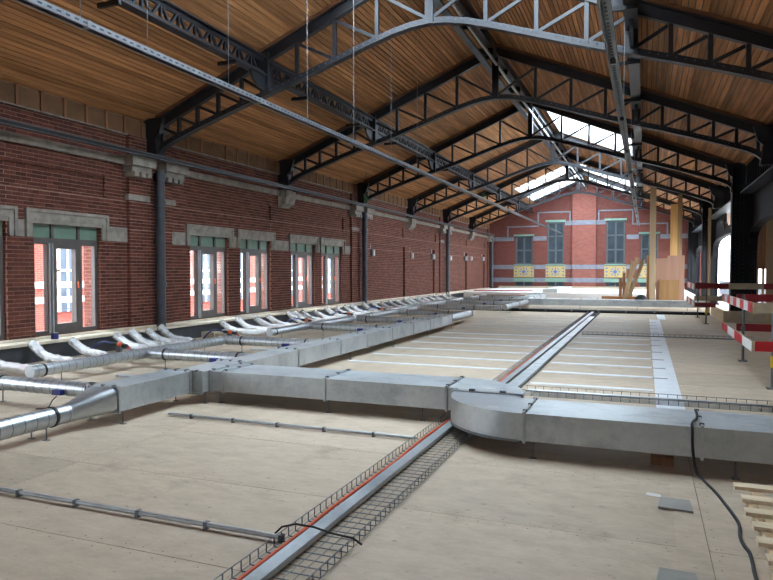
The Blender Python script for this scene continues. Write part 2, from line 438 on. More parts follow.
# eave blocks, stone band, capitals, corbels, window surrounds
eb = MB().box(0, .06, 0, .45, 4.63, 4.97).mesh('eave_block'); eb2 = MB().box(0, .085, 0, .055, 4.62, 4.99).mesh('eave_bracket')
y = YW
while y < YB-.4:
    link('eave_block', eb, 'eave', wl, (WX, y, 0)); link('eave_bracket', eb2, 'plank_brown', wl, (WX, y+.46, 0)); y += .525
link('eave_ledge', MB().box(WX, WX+.07, YW, YB, 4.60, 4.63), 'stone', wl)
ts = struct('trim_3', 'carved stone capitals and corbels on the brick wall', 'stonework')
sb = [YW]
for p_ in PIERS[1:]: sb += [p_-.72, p_+.72]
for i in range(0, len(sb)-1, 2): link('stone_band', MB().box(WX, WX+.11, sb[i], sb[i+1], 3.95, 4.10), 'stone', wl)
for p_ in PIERS[1:]:
    e = .72
    for s_ in (-1, 1):
        a, b = (p_-1.0+.15, p_-.12) if s_ < 0 else (p_+.22, p_+1.0)
        if p_ > 46: b = min(b, YB); 
        if a >= YB: continue
        cp = link('capital', MB().box(WX, WX+.34, a, b, 3.93, 4.14).box(WX, WX+.26, a+.06, b-.06, 3.80, 3.93), 'stone', ts)
        m = a+.10
        while m < b-.16: link('dentil', MB().box(WX, WX+.30, m, m+.13, 3.70, 3.80), 'stone', cp); m += .2
        if p_ < 46: link('pier_band', MB().box(WX, WX+.13, *((p_-.76, p_-.1) if s_ < 0 else (p_+.2, p_+.78)), 3.19, 3.32), 'stone', ts)
for p_ in (T[4], T[6], T[8]):
    poly = [(WX, 3.60), (WX+.1, 3.60), (WX+.24, 3.72), (WX+.30, 3.90), (WX+.30, 4.12), (WX, 4.12)]
    link('corbel', MB().prism(poly, 1, p_-.17, p_+.42), 'stone', ts)
for w in WINS:
    a, b = w-.98, w+.98
    sr = link('window_surround', MB().box(WX, WX+.045, a, b, 2.60, 2.78).box(WX, WX+.045, a, a+.14, 2.27, 2.60).box(WX, WX+.045, b-.14, b, 2.27, 2.60), 'stone', wl)
    link('surround_moulding', MB().box(WX, WX+.075, a-.01, b+.01, 2.74, 2.80).box(WX, WX+.075, a-.01, a+.05, 2.27, 2.74).box(WX, WX+.075, b-.05, b+.01, 2.27, 2.74).box(WX, WX+.025, a+.14, b-.14, 2.53, 2.60), 'stone', sr)
for a, b in ((8.56, 8.76), (10.72, 11.31), (12.69, 13.27), (15.23, 15.45), (17.41, 18.31), (20.27, 20.46), (22.42, 23.01)):
    link('lintel_stone', MB().box(WX, WX+.016, a, b, 2.27, 2.58), 'stone', wl)
# windows
def window(idx, yc):
    nl = ['tall three-light window cut by the left edge of the picture', 'tall three-light window left of the first brick pier', 'first tall window right of the first brick pier', 'second tall window right of the first brick pier', 'third tall window right of the first brick pier', 'fourth tall window right of the first brick pier'][idx]
    w = tag(bpy.data.objects.new('window_%d' % (idx+1), None), nl, 'window', kind='structure'); C.objects.link(w); w.location = (WX-.12, yc, .41)
    def P(nm, mb, mat, par=w): return link(nm, mb, mat, par)
    h = 1.86; x0, x1 = -.04, .05
    P('frame', MB().box(x0, x1, -.8, -.72, 0, h).box(x0, x1, .72, .8, 0, h).box(x0, x1, -.72, .72, 0, .08).box(x0, x1, -.72, .72, h-.12, h), 'frame')
    for a, b in ((-.45, -.32), (.27, .38)): P('mullion', MB().box(x0, x1+.015, a, b, .08, h-.12), 'frame')
    lf = P('casement', MB().box(x0, x1+.03, -.32, -.25, .08, h-.12).box(x0, x1+.03, .21, .27, .08, h-.12).box(x0, x1+.03, -.25, .21, .08, .2).box(x0, x1+.03, -.25, .21, h-.2, h-.12), 'frame')
    P('handle', MB().box(.08, .11, .235, .25, .96, 1.0).box(.10, .12, .23, .255, .88, 1.02), 'orange', lf)
    for a, b, c, d in ((-.72, -.45, .08, h-.12), (-.25, .21, .2, h-.2), (.38, .72, .08, h-.12)): P('pane', MB().box(-.004, .004, a, b, c, d), 'glass')
    P('track', MB().box(x1+.015, x1+.05, -.43, -.41, .02, h-.1).box(x1+.015, x1+.05, -.36, -.34, .02, h-.1), 'strip_metal')
    for a, b in ((-.8, -.36), (-.30, .27), (.33, .8)): P('transom_panel', MB().box(-.01, .03, a, b, h, h+.26), 'green_paint')
    for a in (-.33, .30): P('transom_bar', MB().box(-.01, .07, a-.03, a+.03, h, h+.26), 'frame')
for i, w in enumerate(WINS): window(i, w)
# ledge and dark upstand under the windows
lg = struct('trim_1', 'pale window ledge running the length of the brick wall', 'ledge', MB().box(WX+.1, WX+.48, YW, YB-.1, .31, .36).box(WX-.45, WX+.1, YW, YB-.1, .31, .40), 'ledge')
struct('trim_2', 'dark steel upstand below the window ledge', 'upstand', MB().box(WX+.3, WX+.42, YW, YB-.1, 0, .31), 'dark_beam')
# downpipes, horizontal pipe
for i, p_ in enumerate((T[3], T[5], T[7], T[9]-.35)):
    t = thing('downpipe', 'dark cast iron downpipe on the %s brick pier' % ['nearest', 'second', 'third', 'corner'][i], 'pipe', (WX+.29, p_+.05, .36), 'wall downpipes')
    link('pipe', MB().tube([(0, 0, 0), (0, 0, 3.56)], .10, 16), 'pipe_grey', t)
    for z in (.9, 2.75, 3.35): link('collar', MB().tube([(0, 0, z), (0, 0, z+.12)], .125, 16), 'pipe_grey', t)
    link('strap', MB().box(-.20, .0, -.03, .03, 1.9, 1.95), 'pipe_grey', t)
hp = thing('strut_rail', 'black perforated strut rail running along the brick wall above the stone band', 'rail', (-10.16, YW, 4.17))
link('rail', MB().box(-.035, .035, 0, YB-.3-YW, -.045, .045), 'black', hp)
link('lip', MB().box(.035, .05, 0, YB-.3-YW, -.045, -.03).box(.035, .05, 0, YB-.3-YW, .03, .045), 'grey_iron', hp)
for q in T[3:9]: link('bracket', MB().box(-.30, -.035, q+.5-YW, q+.56-YW, -.03, .03), 'black', hp)
# small wall lamps / anchors on the blind panels
for i, (yy, zz) in enumerate(((25.2, 2.38), (30.1, 2.36), (33.6, 2.38), (36.9, 2.36), (40.4, 2.4), (41.75, 2.42), (45.2, 2.45))):
    t = thing('wall_lamp', 'small grey bulkhead lamp, %s from the left on the blind brick panels' % ORD[i], 'lamp', (WX-.1, yy, zz), 'bulkhead lamps')
    link('housing', MB().box(0, .12, -.11, .11, -.16, .16), 'stone_blue', t); link('cover', MB().box(.12, .2, -.08, .08, -.12, .12), 'white_paint', t)
    link('cable', MB().tube([(.02, 0, .16), (.03, .02, .5), (.02, 0, .9)], .012, 6), 'pvc', t)

# ------------------------------------------------------------------ outside, left
fc = thing('facade_building', 'red brick building with white bands outside the windows', 'building', (-19, 0, -4))
def FP(nm, mb, mat, par=fc): mb.v = [(v[0], v[1], v[2]) for v in mb.v]; return link(nm, mb, mat, par)
FP('wall', MB().box(-1, 0, 2, 62, 0, 9.4), 'brick_facade')
for z in (4.52, 5.04, 6.6): FP('stone_band', MB().box(0, .06, 2, 62, z, z+.21), 'facade_white')
y = 6.55
while y < 60:
    wn = FP('window', MB().box(0, .09, y, y+.07, 4.2, 7.6).box(0, .09, y+.73, y+.8, 4.2, 7.6).box(0, .09, y+.37, y+.43, 4.2, 7.6).box(0, .09, y, y+.8, 5.6, 5.68).box(0, .09, y, y+.8, 7.5, 7.6), 'facade_white')
    FP('pane', MB().box(.02, .05, y+.07, y+.73, 4.2, 7.5), 'curtain', wn)
    FP('balcony_rail', MB().box(.3, .34, y-.1, y+.9, 5.0, 5.05).box(.3, .34, y-.1, y+.9, 4.3, 4.35), 'grey_iron', wn)
    y += 2.6
struct('ground_outside', 'pale ground outside the hall', 'ground', MB().box(-60, 90, -40, 120, -4.3, -4.0), 'ground')

# ------------------------------------------------------------------ back wall
wb = struct('wall_back', 'red brick gable wall with stone bands and tiled panels', 'wall')
def BP(nm, mb, mat, par=wb): return link(nm, mb, mat, par)
BW = [(-8.66, -7.46, 2.07, 4.08, 4.2), (-6.43, -5.30, 2.07, 5.02, 5.17), (-2.50, -1.30, 2.07, 5.02, 5.17), (-.32, .78, 2.07, 4.08, 4.2)]
def gable():
    xs_ = sorted({-10.6, RX, 3.6} | {q for w in BW for q in w[:2]}); mb = MB()
    for a, b in zip(xs_, xs_[1:]):
        hole = [w for w in BW if w[0]-1e-6 <= a and b <= w[1]+1e-6]
        tops = (rz(a)+.1, rz(b)+.1); spans = [(-.1, None)]
        if hole: spans = [(-.1, .50), (.82, hole[0][2]), (hole[0][3], None)]
        for z0, z1 in spans:
            t0, t1 = (tops if z1 is None else (z1, z1))
            mb.prism([(a, z0), (b, z0), (b, t1), (a, t0)], 1, YB, YB+.4)
    return mb
BP('gable_brickwork', gable(), 'brick_back')
BP('pilaster', MB().prism([(-4.74, 0), (-3.17, 0), (-3.17, rz(-3.17)-.1), (RX, RZ-.1), (-4.74, rz(-4.74)-.1)], 1, YB-.14, YB+.01), 'brick_pilaster')
for z0, z1 in ((.81, 1.12), (1.74, 2.04)):
    xe = [-10.5, -8.78, -7.44, -6.58, -5.22, -4.74, -3.17, -2.62, -1.18, -.44, .9, 2.6]
    for i in range(len(xe)-1):
        if i in (1, 3, 7, 9): continue
        BP('stone_band', MB().box(xe[i], xe[i+1], (YB-.16 if i == 5 else YB-.03), YB+.01, z0, z1), 'stone_blue')
for a, b, yo in ((-5.24, -4.74, .03), (-4.74, -3.17, .17), (-3.17, -2.56, .03)): BP('stone_band', MB().box(a, b, YB-yo, YB, 4.78, 5.09), 'stone_blue')
for a, b in ((-10.4, -8.8), (-7.42, -6.5), (-1.2, -.44), (.9, 2.6)): BP('stone_band', MB().box(a, b, YB-.03, YB, 3.75, 4.05), 'stone_blue')
def string(pts):
    mb = MB(); w = .09
    for (x0, z0), (x1, z1) in zip(pts, pts[1:]): mb.box(min(x0, x1)-w/2, max(x0, x1)+w/2, YB-.08, YB, min(z0, z1)-w/2, max(z0, z1)+w/2)
    BP('string_course', mb, 'stone_blue')
L = [(-9.23, 4.0), (-9.23, 4.76), (-7.08, 4.76), (-7.08, 5.72), (-4.90, 5.72), (-4.90, 5.05)]
string(L); string([(2*-3.955-x, z) for x, z in L])
for i, (a, b, z0, z1, zl) in enumerate(BW):
    w = tag(bpy.data.objects.new('window_%d' % (i+7), None), ['shorter dark window at the left of the far gable wall', 'tall dark window left of the central brick pilaster', 'tall dark window right of the central brick pilaster', 'shorter dark window behind the timber posts'][i], 'window', kind='structure'); C.objects.link(w); w.location = (0, YB+.06, 0)
    BP('frame', MB().box(a, a+.1, 0, .08, z0, z1).box(b-.1, b, 0, .08, z0, z1).box(a, b, 0, .08, z0, z0+.1).box(a, b, 0, .08, z1-.1, z1), 'frame_dark', w)
    BP('mullion', MB().box((a+b)/2-.06, (a+b)/2+.06, -.02, .08, z0, z1), 'frame_dark', w)
    n = 3 if z1 > 4.5 else 2
    for q in range(1, n): BP('transom', MB().box(a, b, -.02, .08, z0+(z1-z0)*q/n-.05, z0+(z1-z0)*q/n+.05), 'frame_dark', w)
    for q in range(n):
        for s_ in (0, 1):
            xa = a+.1 if s_ == 0 else (a+b)/2+.06; xb = (a+b)/2-.06 if s_ == 0 else b-.1
            BP('pane', MB().box(xa, xb, .03, .05, z0+(z1-z0)*q/n+.05, z0+(z1-z0)*(q+1)/n-.05), 'glass_dark', w)
    BP('lintel', MB().box(a-.13, b+.10, -.14, 0, z1, zl), 'green_lintel', w)
    tp = BP('tile_panel', MB().box(a-.12, b+.1, -.09, -.06, 1.16, 1.94), 'tile_yellow', w)
    cx0 = (a+b)/2-.01; cz = 1.55
    for (dx, dz, r) in ((0, 0, .11),): BP('tile_motif', MB().prism([(cx0+r*math.cos(t*PI/4)*(1 if t % 2 else 1.5), cz+r*math.sin(t*PI/4)*(1 if t % 2 else 1.5)) for t in range(8)], 1, -.10, -.09), 'tile_blue', tp)
    for t_ in range(8):
        an = t_*PI/4; px, pz = cx0+.27*math.cos(an), cz+.25*math.sin(an)
        BP('tile_motif', MB().prism([(px+.07*math.cos(an), pz+.07*math.sin(an)), (px-.05*math.sin(an), pz+.05*math.cos(an)), (px-.09*math.cos(an), pz-.09*math.sin(an)), (px+.05*math.sin(an), pz-.05*math.cos(an))], 1, -.10, -.09), 'tile_blue', tp)
    for s_ in (-1, 1):
        for dz in (-.2, 0, .2):
            px = cx0+s_*.55; pz = cz+dz*1.2
            BP('tile_motif', MB().prism([(px-.09, pz), (px, pz-.06), (px+.09, pz), (px, pz+.06)], 1, -.10, -.09), 'tile_blue', tp)
    BP('sill', MB().box(a-.14, b+.12, -.16, 0, .84, 1.10), 'green_lintel', w)
    BP('sill', MB().box(a-.12, b+.10, -.12, 0, 1.98, 2.07), 'green_lintel', w)
    BP('low_window', MB().box(a, b, .02, .06, .5, .82), 'glass_dark', w); BP('low_bar', MB().box((a+b)/2-.04, (a+b)/2+.04, -.02, .03, .5, .82).box(a, b, -.02, .03, .5, .56), 'frame_dark', w)
struct('wall_front', 'brick gable wall behind the viewer', 'wall', MB().prism([(-11, -.1), (3.6, -.1), (3.6, 4.6), (RX, RZ+.1), (-11, 4.7)], 1, Y0-.4, Y0), 'brick_back')

# ------------------------------------------------------------------ trusses
VX = [1.08, 2.0, 2.86, 3.6, 4.21, 4.81, 5.36, 5.86, 6.32]
def topz(d): return 7.74 - SL*d                       # top of the top chord
BOT = [(0, 6.31), (.35, 6.28), (.7, 6.21), (1.08, 6.10), (1.4, 6.0), (2.0, 5.80), (2.86, 5.52), (3.6, 5.30), (4.21, 5.12), (4.81, 4.93), (5.36, 4.75), (5.86, 4.57), (6.1, 4.48), (6.26, 4.40), (6.36, 4.31), (6.40, 4.22), (6.41, 4.12)]
def botz(d):
    for (a, za), (b, zb_) in zip(BOT, BOT[1:]):
        if a <= d <= b: return za+(zb_-za)*(d-a)/(b-a)
    return BOT[-1][1]
TM = {}
def build_truss():
    parts = []
    for s_ in (-1, 1):
        mb = MB(); d = [(0, topz(0)), (6.45, topz(6.45))]
        line = [(s_*q[0], q[1]) for q in d]
        if s_ < 0: line = line[::-1]
        mb.sweep(line, (-.03, .03, -.20, 0)); mb.sweep(line, (-.085, .085, -.02, .0)); mb.sweep(line, (-.06, .06, -.22, -.195))
        parts.append(('top_chord', mb, 'iron'))
        mb = MB(); mb.sweep([(q[0], q[1]+.07) for q in line], (-.10, .10, -.06, 0)); parts.append(('timber_strip', mb, 'strip_wood'))
        bl = [(s_*q[0], q[1]) for q in BOT]
        if s_ < 0: bl = bl[::-1]
        mb = MB(); mb.sweep(bl, (-.085, .085, 0, .025)); mb.sweep(bl, (-.03, .03, .025, .13)); parts.append(('bottom_chord', mb, 'iron'))
        for q in VX:
            if q == 3.6: continue
            mb = MB().bar((s_*q, 0, botz(q)+.1), (s_*q, 0, topz(q)-.22), .075, .07); parts.append(('vertical_web', mb, 'iron'))
        V2 = [0]+VX
        for a, b in zip(V2, V2[1:]):
            mb = MB().bar((s_*(a+.05), 0, botz(a)+.12), (s_*(b-.05), 0, topz(b)-.26), .06, .05); parts.append(('diagonal_web', mb, 'iron'))
        poly = [(6.36, 4.15), (6.76, 4.15), (6.78, topz(6.45)-.0), (6.4, topz(6.4)), (6.2, topz(6.2)-.1), (6.30, 4.72), (6.42, 4.6)]
        mb = MB().prism([(s_*a, z) for a, z in poly], 1, -.14, .14); parts.append(('foot_post', mb, 'iron'))
        gp = MB().box(s_*3.6-.10, s_*3.6+.10, -.10, .10, 5.32, 6.2); parts.append(('girder_post', gp, 'iron'))
        for u in (-1, 1):   # curved knee bracket along the girder
            pts = [(u*.10, 5.42), (u*.10, 5.78), (u*.62, 5.78)] + [(u*(.16+.46*math.sin(t)), 5.42+.0+.34*(1-math.cos(t))*1.0) for t in [PI/2*(1-i/6) for i in range(7)]]
            mb = MB().prism(pts, 0, s_*3.6-.03, s_*3.6+.03); parts.append(('knee_bracket', mb, 'iron'))
    parts.append(('king_post', MB().box(-.08, .08, -.06, .06, 6.33, 7.6), 'iron'))
    rv = MB()
    for s_ in (-1, 1):
        d = .1
        while d < 6:
            for yy in (-.031,):
                c_ = Vector((s_*d, yy, botz(d)+.09)); r = .016
                rv.add([c_+Vector((r*math.cos(a*PI/3), 0, r*math.sin(a*PI/3))) for a in range(6)] + [c_+Vector((0, -.014, 0))], [(a, (a+1) % 6, 6) for a in range(6)])
            for yy in (-.06, .06):
                c_ = Vector((s_*d, yy, botz(d)-.0)); rv.add([c_+Vector((r*math.cos(a*PI/3), r*math.sin(a*PI/3), 0)) for a in range(6)] + [c_+Vector((0, 0, -.014))], [(a, (a+1) % 6, 6) for a in range(6)])
            d += .14
    parts.append(('rivets', rv, 'grey_iron'))
    for nm_, mb, mat in parts: TM.setdefault('l', []).append((nm_, mb.mesh(nm_), mat))
build_truss()
tl = {2: 'iron roof truss above the camera, nearest of the row', 3: 'nearest iron roof truss with a pale blue lit arch at the top edge', 4: 'second iron roof truss counted from the viewer', 5: 'third iron roof truss counted from the viewer', 6: 'fourth iron roof truss, pale blue under the skylight', 7: 'fifth iron roof truss counted from the viewer', 8: 'sixth and farthest iron roof truss, in front of the gable wall'}
for i in range(1, 9):
    t = thing('roof_truss', tl.get(i, 'iron roof truss behind the viewer'), 'truss', (RX, T[i], 0), 'iron roof trusses')
    for nm_, me, mat in TM['l']:
        o = link(nm_, me, mat, t)
        if nm_ == 'rivets': o['kind'] = 'stuff'
# lattice girders per bay, ridge beam
gw = MB().bar((0, 0, 5.76), (0, .22, 6.06), .045, .05, (1, 0, 0)).mesh('lattice_bar'); gw2 = MB().bar((0, .22, 6.06), (0, .44, 5.76), .045, .05, (1, 0, 0)).mesh('lattice_bar')
gv = MB().box(-.025, .025, -.02, .02, 5.74, 6.08).mesh('lattice_post')
gf = MB().box(-.10, .10, .12, S-.12, 6.06, 6.09).box(-.02, .02, .12, S-.12, 5.99, 6.06).mesh('top_flange'); gf2 = MB().box(-.10, .10, .12, S-.12, 5.70, 5.73).box(-.02, .02, .12, S-.12, 5.73, 5.80).mesh('bottom_flange')
ga = MB().box(-.30, .12, -.03, .03, 5.62, 5.69).mesh('bracket_arm')
for s_ in (-1, 1):
    for i in range(2, 9):
        t = thing('lattice_girder', 'dark lattice purlin girder on the %s roof slope, %s bay' % ('left' if s_ < 0 else 'right', ['nearest overhead', 'first full', 'second', 'third', 'fourth', 'fifth', 'farthest'][i-2]), 'girder', (RX+s_*3.6, T[i], 0), 'lattice purlin girders')
        link('top_flange', gf, 'iron', t); link('bottom_flange', gf2, 'iron', t)
        y = .2
        while y < S-.5:
            link('lattice_bar', gw, 'iron', t, (0, y, 0)); link('lattice_bar', gw2, 'iron', t, (0, y, 0)); link('lattice_post', gv, 'iron', t, (0, y+.22, 0)); y += .44
        for y in (1.6, 4.6): link('bracket_arm', ga, 'black', t, (0, y, 0))
rb = thing('ridge_beam', 'long dark iron ridge beam with grey service rails', 'beam', (RX, Y0+.1, 0))
link('beam', MB().box(-.11, .11, 0, YB-Y0-.2, 7.42, 7.46).box(-.03, .03, 0, YB-Y0-.2, 7.46, 7.72), 'iron', rb)
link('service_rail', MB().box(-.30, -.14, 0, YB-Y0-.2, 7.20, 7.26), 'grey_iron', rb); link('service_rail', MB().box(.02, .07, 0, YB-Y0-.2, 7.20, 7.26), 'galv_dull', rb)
ha = MB().box(-.32, .12, -.02, .02, 7.26, 7.44).mesh('hanger')
for i in range(26): link('hanger', ha, 'iron', rb, (0, 1+i*1.95, 0))

# ------------------------------------------------------------------ right side: columns, arches, eaves band
def column(i):
    cl = {1: 'riveted iron column behind the viewer', 3: 'riveted iron column just outside the right edge', 5: 'broad black riveted iron column behind the red and white barriers', 7: 'slimmer looking black iron column next to the pale upright batten', 9: 'farthest dark iron column beside the plywood sheets'}[i]
    t = thing('iron_column', cl, 'column', (2.9, T[i], 0), 'black iron columns')
    link('shaft', MB().box(-.30, .30, -.16, .16, 0, 4.2), 'iron_dark', t)
    for x in (-.33, .33): link('flange', MB().box(x-.025, x+.025, -.24, .24, 0, 4.9), 'iron_dark', t)
    link('rib', MB().box(-.12, -.06, -.20, .20, .3, 4.1), 'iron_dark', t)
    link('base_plate', MB().box(-.42, .42, -.32, .32, 0, .06), 'iron_dark', t)
    rv = MB()
    for x in (-.25, -.02, .24):
        z = .15
        while z < 4.1:
            c_ = Vector((x, -.16, z)); r = .014; rv.add([c_+Vector((r*math.cos(a*PI/3), 0, r*math.sin(a*PI/3))) for a in range(6)] + [c_+Vector((0, -.014, 0))], [(a, (a+1) % 6, 6) for a in range(6)]); z += .13
    o = link('rivets', rv, 'grey_iron', t); o['kind'] = 'stuff'
    link('upper_post', MB().box(-.30, .34, -.14, .14, 4.2, 4.95), 'iron_dark', t)
for i in (1, 3, 5, 7, 9): 
    if T[i] < YB-.1: column(i)
# last column stands just in front of the gable
T9 = T[9]; T[9] = YB-.35; column(9); T[9] = T9
def arch(i, label):
    a, b = T[i]+.24, T[i+2]-.24; n = 24; L_ = b-a
    low = [(0, 2.3), (.02, 2.5), (.12, 2.68), (.4, 2.85), (.9, 2.98), (1.8, 3.06), (3.2, 3.10), (L_/2, 3.11)]
    low = low + [(L_-q[0], q[1]) for q in low[-2::-1]]
    up = [(0, 4.12), (3.1, 4.12), (3.5, 3.98), (4.0, 3.7), (4.6, 3.52), (L_/2, 3.46)]
    up = up + [(L_-q[0], q[1]) for q in up[-2::-1]]
    def zu(pl, y):
        for (p0, z0), (p1, z1) in zip(pl, pl[1:]):
            if p0 <= y <= p1: return z0+(z1-z0)*(y-p0)/max(p1-p0, 1e-6)
    yy = sorted({q[0] for q in low} | {q[0] for q in up})
    t = thing('iron_arch', label, 'arch', (3.16, a, 0), 'iron arcade arches')
    mb = MB(); vs = []; fs = []
    for y in yy:
        for x in (-.03, .03): vs += [(x, y, zu(low, y)), (x, y, zu(up, y))]
    for q in range(len(yy)-1):
        o = q*4; fs += [(o, o+4, o+5, o+1), (o+2, o+3, o+7, o+6), (o, o+2, o+6, o+4), (o+1, o+5, o+7, o+3)]
    mb.add(vs, fs); link('spandrel', mb, 'iron_dark', t)
    for pl, nm_ in ((low, 'arch_rim'),):
        mb = MB(); vs = []; fs = []
        for (y, z) in pl: vs += [(-.16, y, z-.02), (.10, y, z-.02), (.10, y, z+.02), (-.16, y, z+.02)]
        for q in range(len(pl)-1):
            for e in range(4): f_ = (e+1) % 4; fs.append((q*4+e, (q+1)*4+e, (q+1)*4+f_, q*4+f_))
        mb.add(vs, fs); link(nm_, mb, 'iron_dark', t)
    link('beam', MB().box(-.10, .10, 0, L_, 4.12, 4.34), 'iron_dark', t)
    link('beam_flange', MB().box(-.40, .10, 0, L_, 4.08, 4.12), 'grey_iron', t)
    for k_ in range(1, 3): link('hanger_bar', MB().box(-.05, .05, L_*k_/3-.06, L_*k_/3+.06, 3.4, 4.1), 'iron_dark', t)
    me = MB().box(-.22, -.18, -.05, .05, 4.12, 4.98).mesh('fascia_rib')
    link('fascia', MB().box(-.18, -.12, 0, L_, 4.12, 4.98), 'iron_dark', t)
    y = .1
    while y < L_: link('fascia_rib', me, 'iron_dark', t, (0, y, 0)); y += .30
arch(1, 'iron arcade arch behind the viewer'); arch(3, 'nearest iron arcade arch at the right edge'); arch(5, 'iron arcade arch beyond the broad black column')
T[9] = YB-.3; arch(7, 'farthest iron arcade arch beside the plywood sheets'); T[9] = T9
# timber lining behind the first arch
tp = thing('timber_partition', 'timber partition of brown boards and beige plywood beyond the nearest arch', 'partition', (3.62, 27.5, 0))
for q in range(4): link('plank', MB().box(q*.13, q*.13+.126, (q % 2)*.012, .04, 1.70, 3.9), 'plank_brown', tp)
link('rail', MB().box(0, .5, .04, .10, 1.72, 1.82), 'plank', tp)
for q in range(2): link('stud', MB().box(.18+q*.2, .26+q*.2, .04, .12, 0, 1.7), 'plank', tp)
link('panel', MB().box(.49, 1.7, -.06, -.02, 0, 4.1), 'ply_beige', tp)
wr = struct('wall_right_added', 'added timber wall keeping side light out beside the viewer', 'wall', MB().box(3.36, 3.44, Y0, 20.6, -.1, 4.9), 'ply_beige')  # unseen wall, added to cut daylight from the arcade near the camera
struct('ceiling_aisle', 'boarded lean-to roof over the side aisle outside the arches', 'ceiling', MB().box(3.3, 6.6, Y0, YB, 4.40, 4.50), 'plank_brown')
struct('wall_aisle_added', 'added wall shading the side aisle beside the viewer', 'wall', MB().box(5.4, 5.6, Y0, 27.4, -.1, 4.4), 'brick_back')  # unseen wall, added to shade the camera side of the timber partition
# balustrade outside the arches
bl = thing('balustrade', 'dark metal balustrade outside the arches', 'railing', (4.4, 28.2, 0))
LB = YB-28.6
link('top_rail', MB().box(-.03, .03, 0, LB, .98, 1.03), 'grey_iron', bl); link('bottom_rail', MB().box(-.02, .02, 0, LB, .12, .16), 'grey_iron', bl)
me = MB().box(-.012, .012, -.012, .012, .0, .98).mesh('baluster'); y = 0
while y < LB: link('baluster', me, 'grey_iron', bl, (0, y, 0)); y += .2
# pale house outside, right
hs = thing('pale_house', 'pale overexposed house outside the arches', 'building', (9.5, 58, -4))
link('wall', MB().box(0, 16, 0, 12, 0, 6.6), 'pale_house', hs); link('roof', MB().prism([(-.4, 6.6), (16.4, 6.6), (8, 10.5)], 1, -.4, 12.4), 'roof_out', hs)
for q in range(5): link('window', MB().box(1+q*3, 2.2+q*3, -.05, .0, 3.6, 5.4), 'curtain', hs)

# ------------------------------------------------------------------ suspended rails and wires
def rail(x, z, y0, y1, label, mat='galv_dark'):
    t = thing('slotted_rail', label, 'rail', (x, y0, z), 'suspended slotted rails'); L_ = y1-y0
    link('channel', MB().box(-.055, .055, 0, L_, -.004, 0).box(-.055, -.051, 0, L_, -.06, -.004).box(.051, .055, 0, L_, -.06, -.004).box(-.051, -.03, 0, L_, -.06, -.056).box(.03, .051, 0, L_, -.06, -.056), mat, t)
    sl = MB(); y = .05
    while y < L_-.1:
        sl.box(.0555, .0565, y, y+.05, -.04, -.022).box(-.012, .012, y, y+.05, -.0052, -.0042).box(-.012, .012, y, y+.05, .0002, .0012); y += .1
    o = link('slots', sl, 'black', t); o['kind'] = 'stuff'
    y = 2.2
    while y < L_-1: link('clamp', MB().box(-.06, .06, y, y+.05, -.064, .006), 'galv_dark', t); y += 3.0
rail(-5.0, 4.02, 2.6, 42.6, 'long slotted steel rail hanging on wires across the left of the hall')
rail(-.36, 4.02, 2.6, 36.5, 'slotted steel rail hanging under the right roof slope near the centre')
def rail_y(px):   # position along the rail where a wire meets it, for wires seen at these columns
    f = 655; th = math.radians(21.5597); u = (px-386.5)/f; c, s_ = math.cos(th), math.sin(th)
    return -5.0*(c+u*s_)/(u*c-s_)
for i, px in enumerate((84, 150, 230, 308, 354, 391, 417)):
    y = rail_y(px)
    tag(link('suspension_wire', MB().tube([(-5.0, y, 4.02), (-5.0, y, rz(-5.0))], .004, 5), 'wire'), 'thin suspension wire above the long slotted rail, %s from the left' % ORD[i], 'wire', 'thin suspension wires')
for i, y in enumerate((11.5, 17.2, 22.9, 28.6)):
    tag(link('suspension_wire', MB().tube([(-.36, y, 4.03), (-.36, y, rz(-.36))], .004, 5), 'wire'), 'thin suspension wire above the right slotted rail, %s from the viewer' % ORD[i], 'wire', 'thin suspension wires')
for i, (x, y, z) in enumerate(((-9.75, 22.6, 4.36), (-8.1, 34.6, 5.70), (-.60, 34.2, 5.55))):
    t = thing('hanging_foliage', 'small green leafy sprig hanging on a thin cord, %s from the left' % ORD[i], 'foliage', (x, y, z), 'hanging green sprigs')
    link('cord', MB().tube([(0, 0, .1), (0, 0, rz(x)-z)], .008, 5), 'cord', t)
    mb = MB()
    for q in range(26):
        a = random.uniform(0, 2*PI); e = random.uniform(-.9, .6); r = random.uniform(.12, .24); p0 = Vector((0, 0, random.uniform(-.1, .12)))
        d = Vector((math.cos(a)*math.cos(e), math.sin(a)*math.cos(e), math.sin(e)))*r; w = Vector((-math.sin(a), math.cos(a), 0))*.03
        mb.add([p0, p0+d*.5+w, p0+d, p0+d*.5-w], [(0, 1, 2, 3)])
    o = link('leaves', mb, 'green_leaf', t); o['kind'] = 'stuff'

# ------------------------------------------------------------------ floor fixtures: strips, trays, conduits
BAT = [9.65, 10.82, 11.92, 13.06, 14.25, 15.48, 16.66]
bnames = ['nearest to the big duct', 'second', 'third', 'fourth', 'fifth', 'sixth', 'farthest']
for i, y in enumerate(BAT):
    for a, b, side in ((-5.0, -2.06, 'left'), (-1.55, .12, 'right')):
        tag(link('floor_strip', MB().box(a, b, y-.07, y+.07, 0, .008), 'strip_white'), 'flat white strip across the floor %s of the cable tray, %s' % (side, bnames[i] if i in (0, 6) else bnames[i] + ' from the big duct'), 'strip', 'white floor strips')
for i, y in enumerate((18.7, 19.75, 20.8, 21.9, 23.0, 24.2)):
    tag(link('floor_strip', MB().box(-5.0, -2.06, y-.03, y+.03, 0, .008), 'strip_metal'), 'thin grey strip on the far floor left of the tray, %s from the viewer' % ORD[i], 'strip', 'thin far floor strips')
    tag(link('floor_strip', MB().box(-1.55, .12, y-.03, y+.03, 0, .008), 'strip_metal'), 'thin grey strip on the far floor right of the tray, %s from the viewer' % ORD[i], 'strip', 'thin far floor strips')
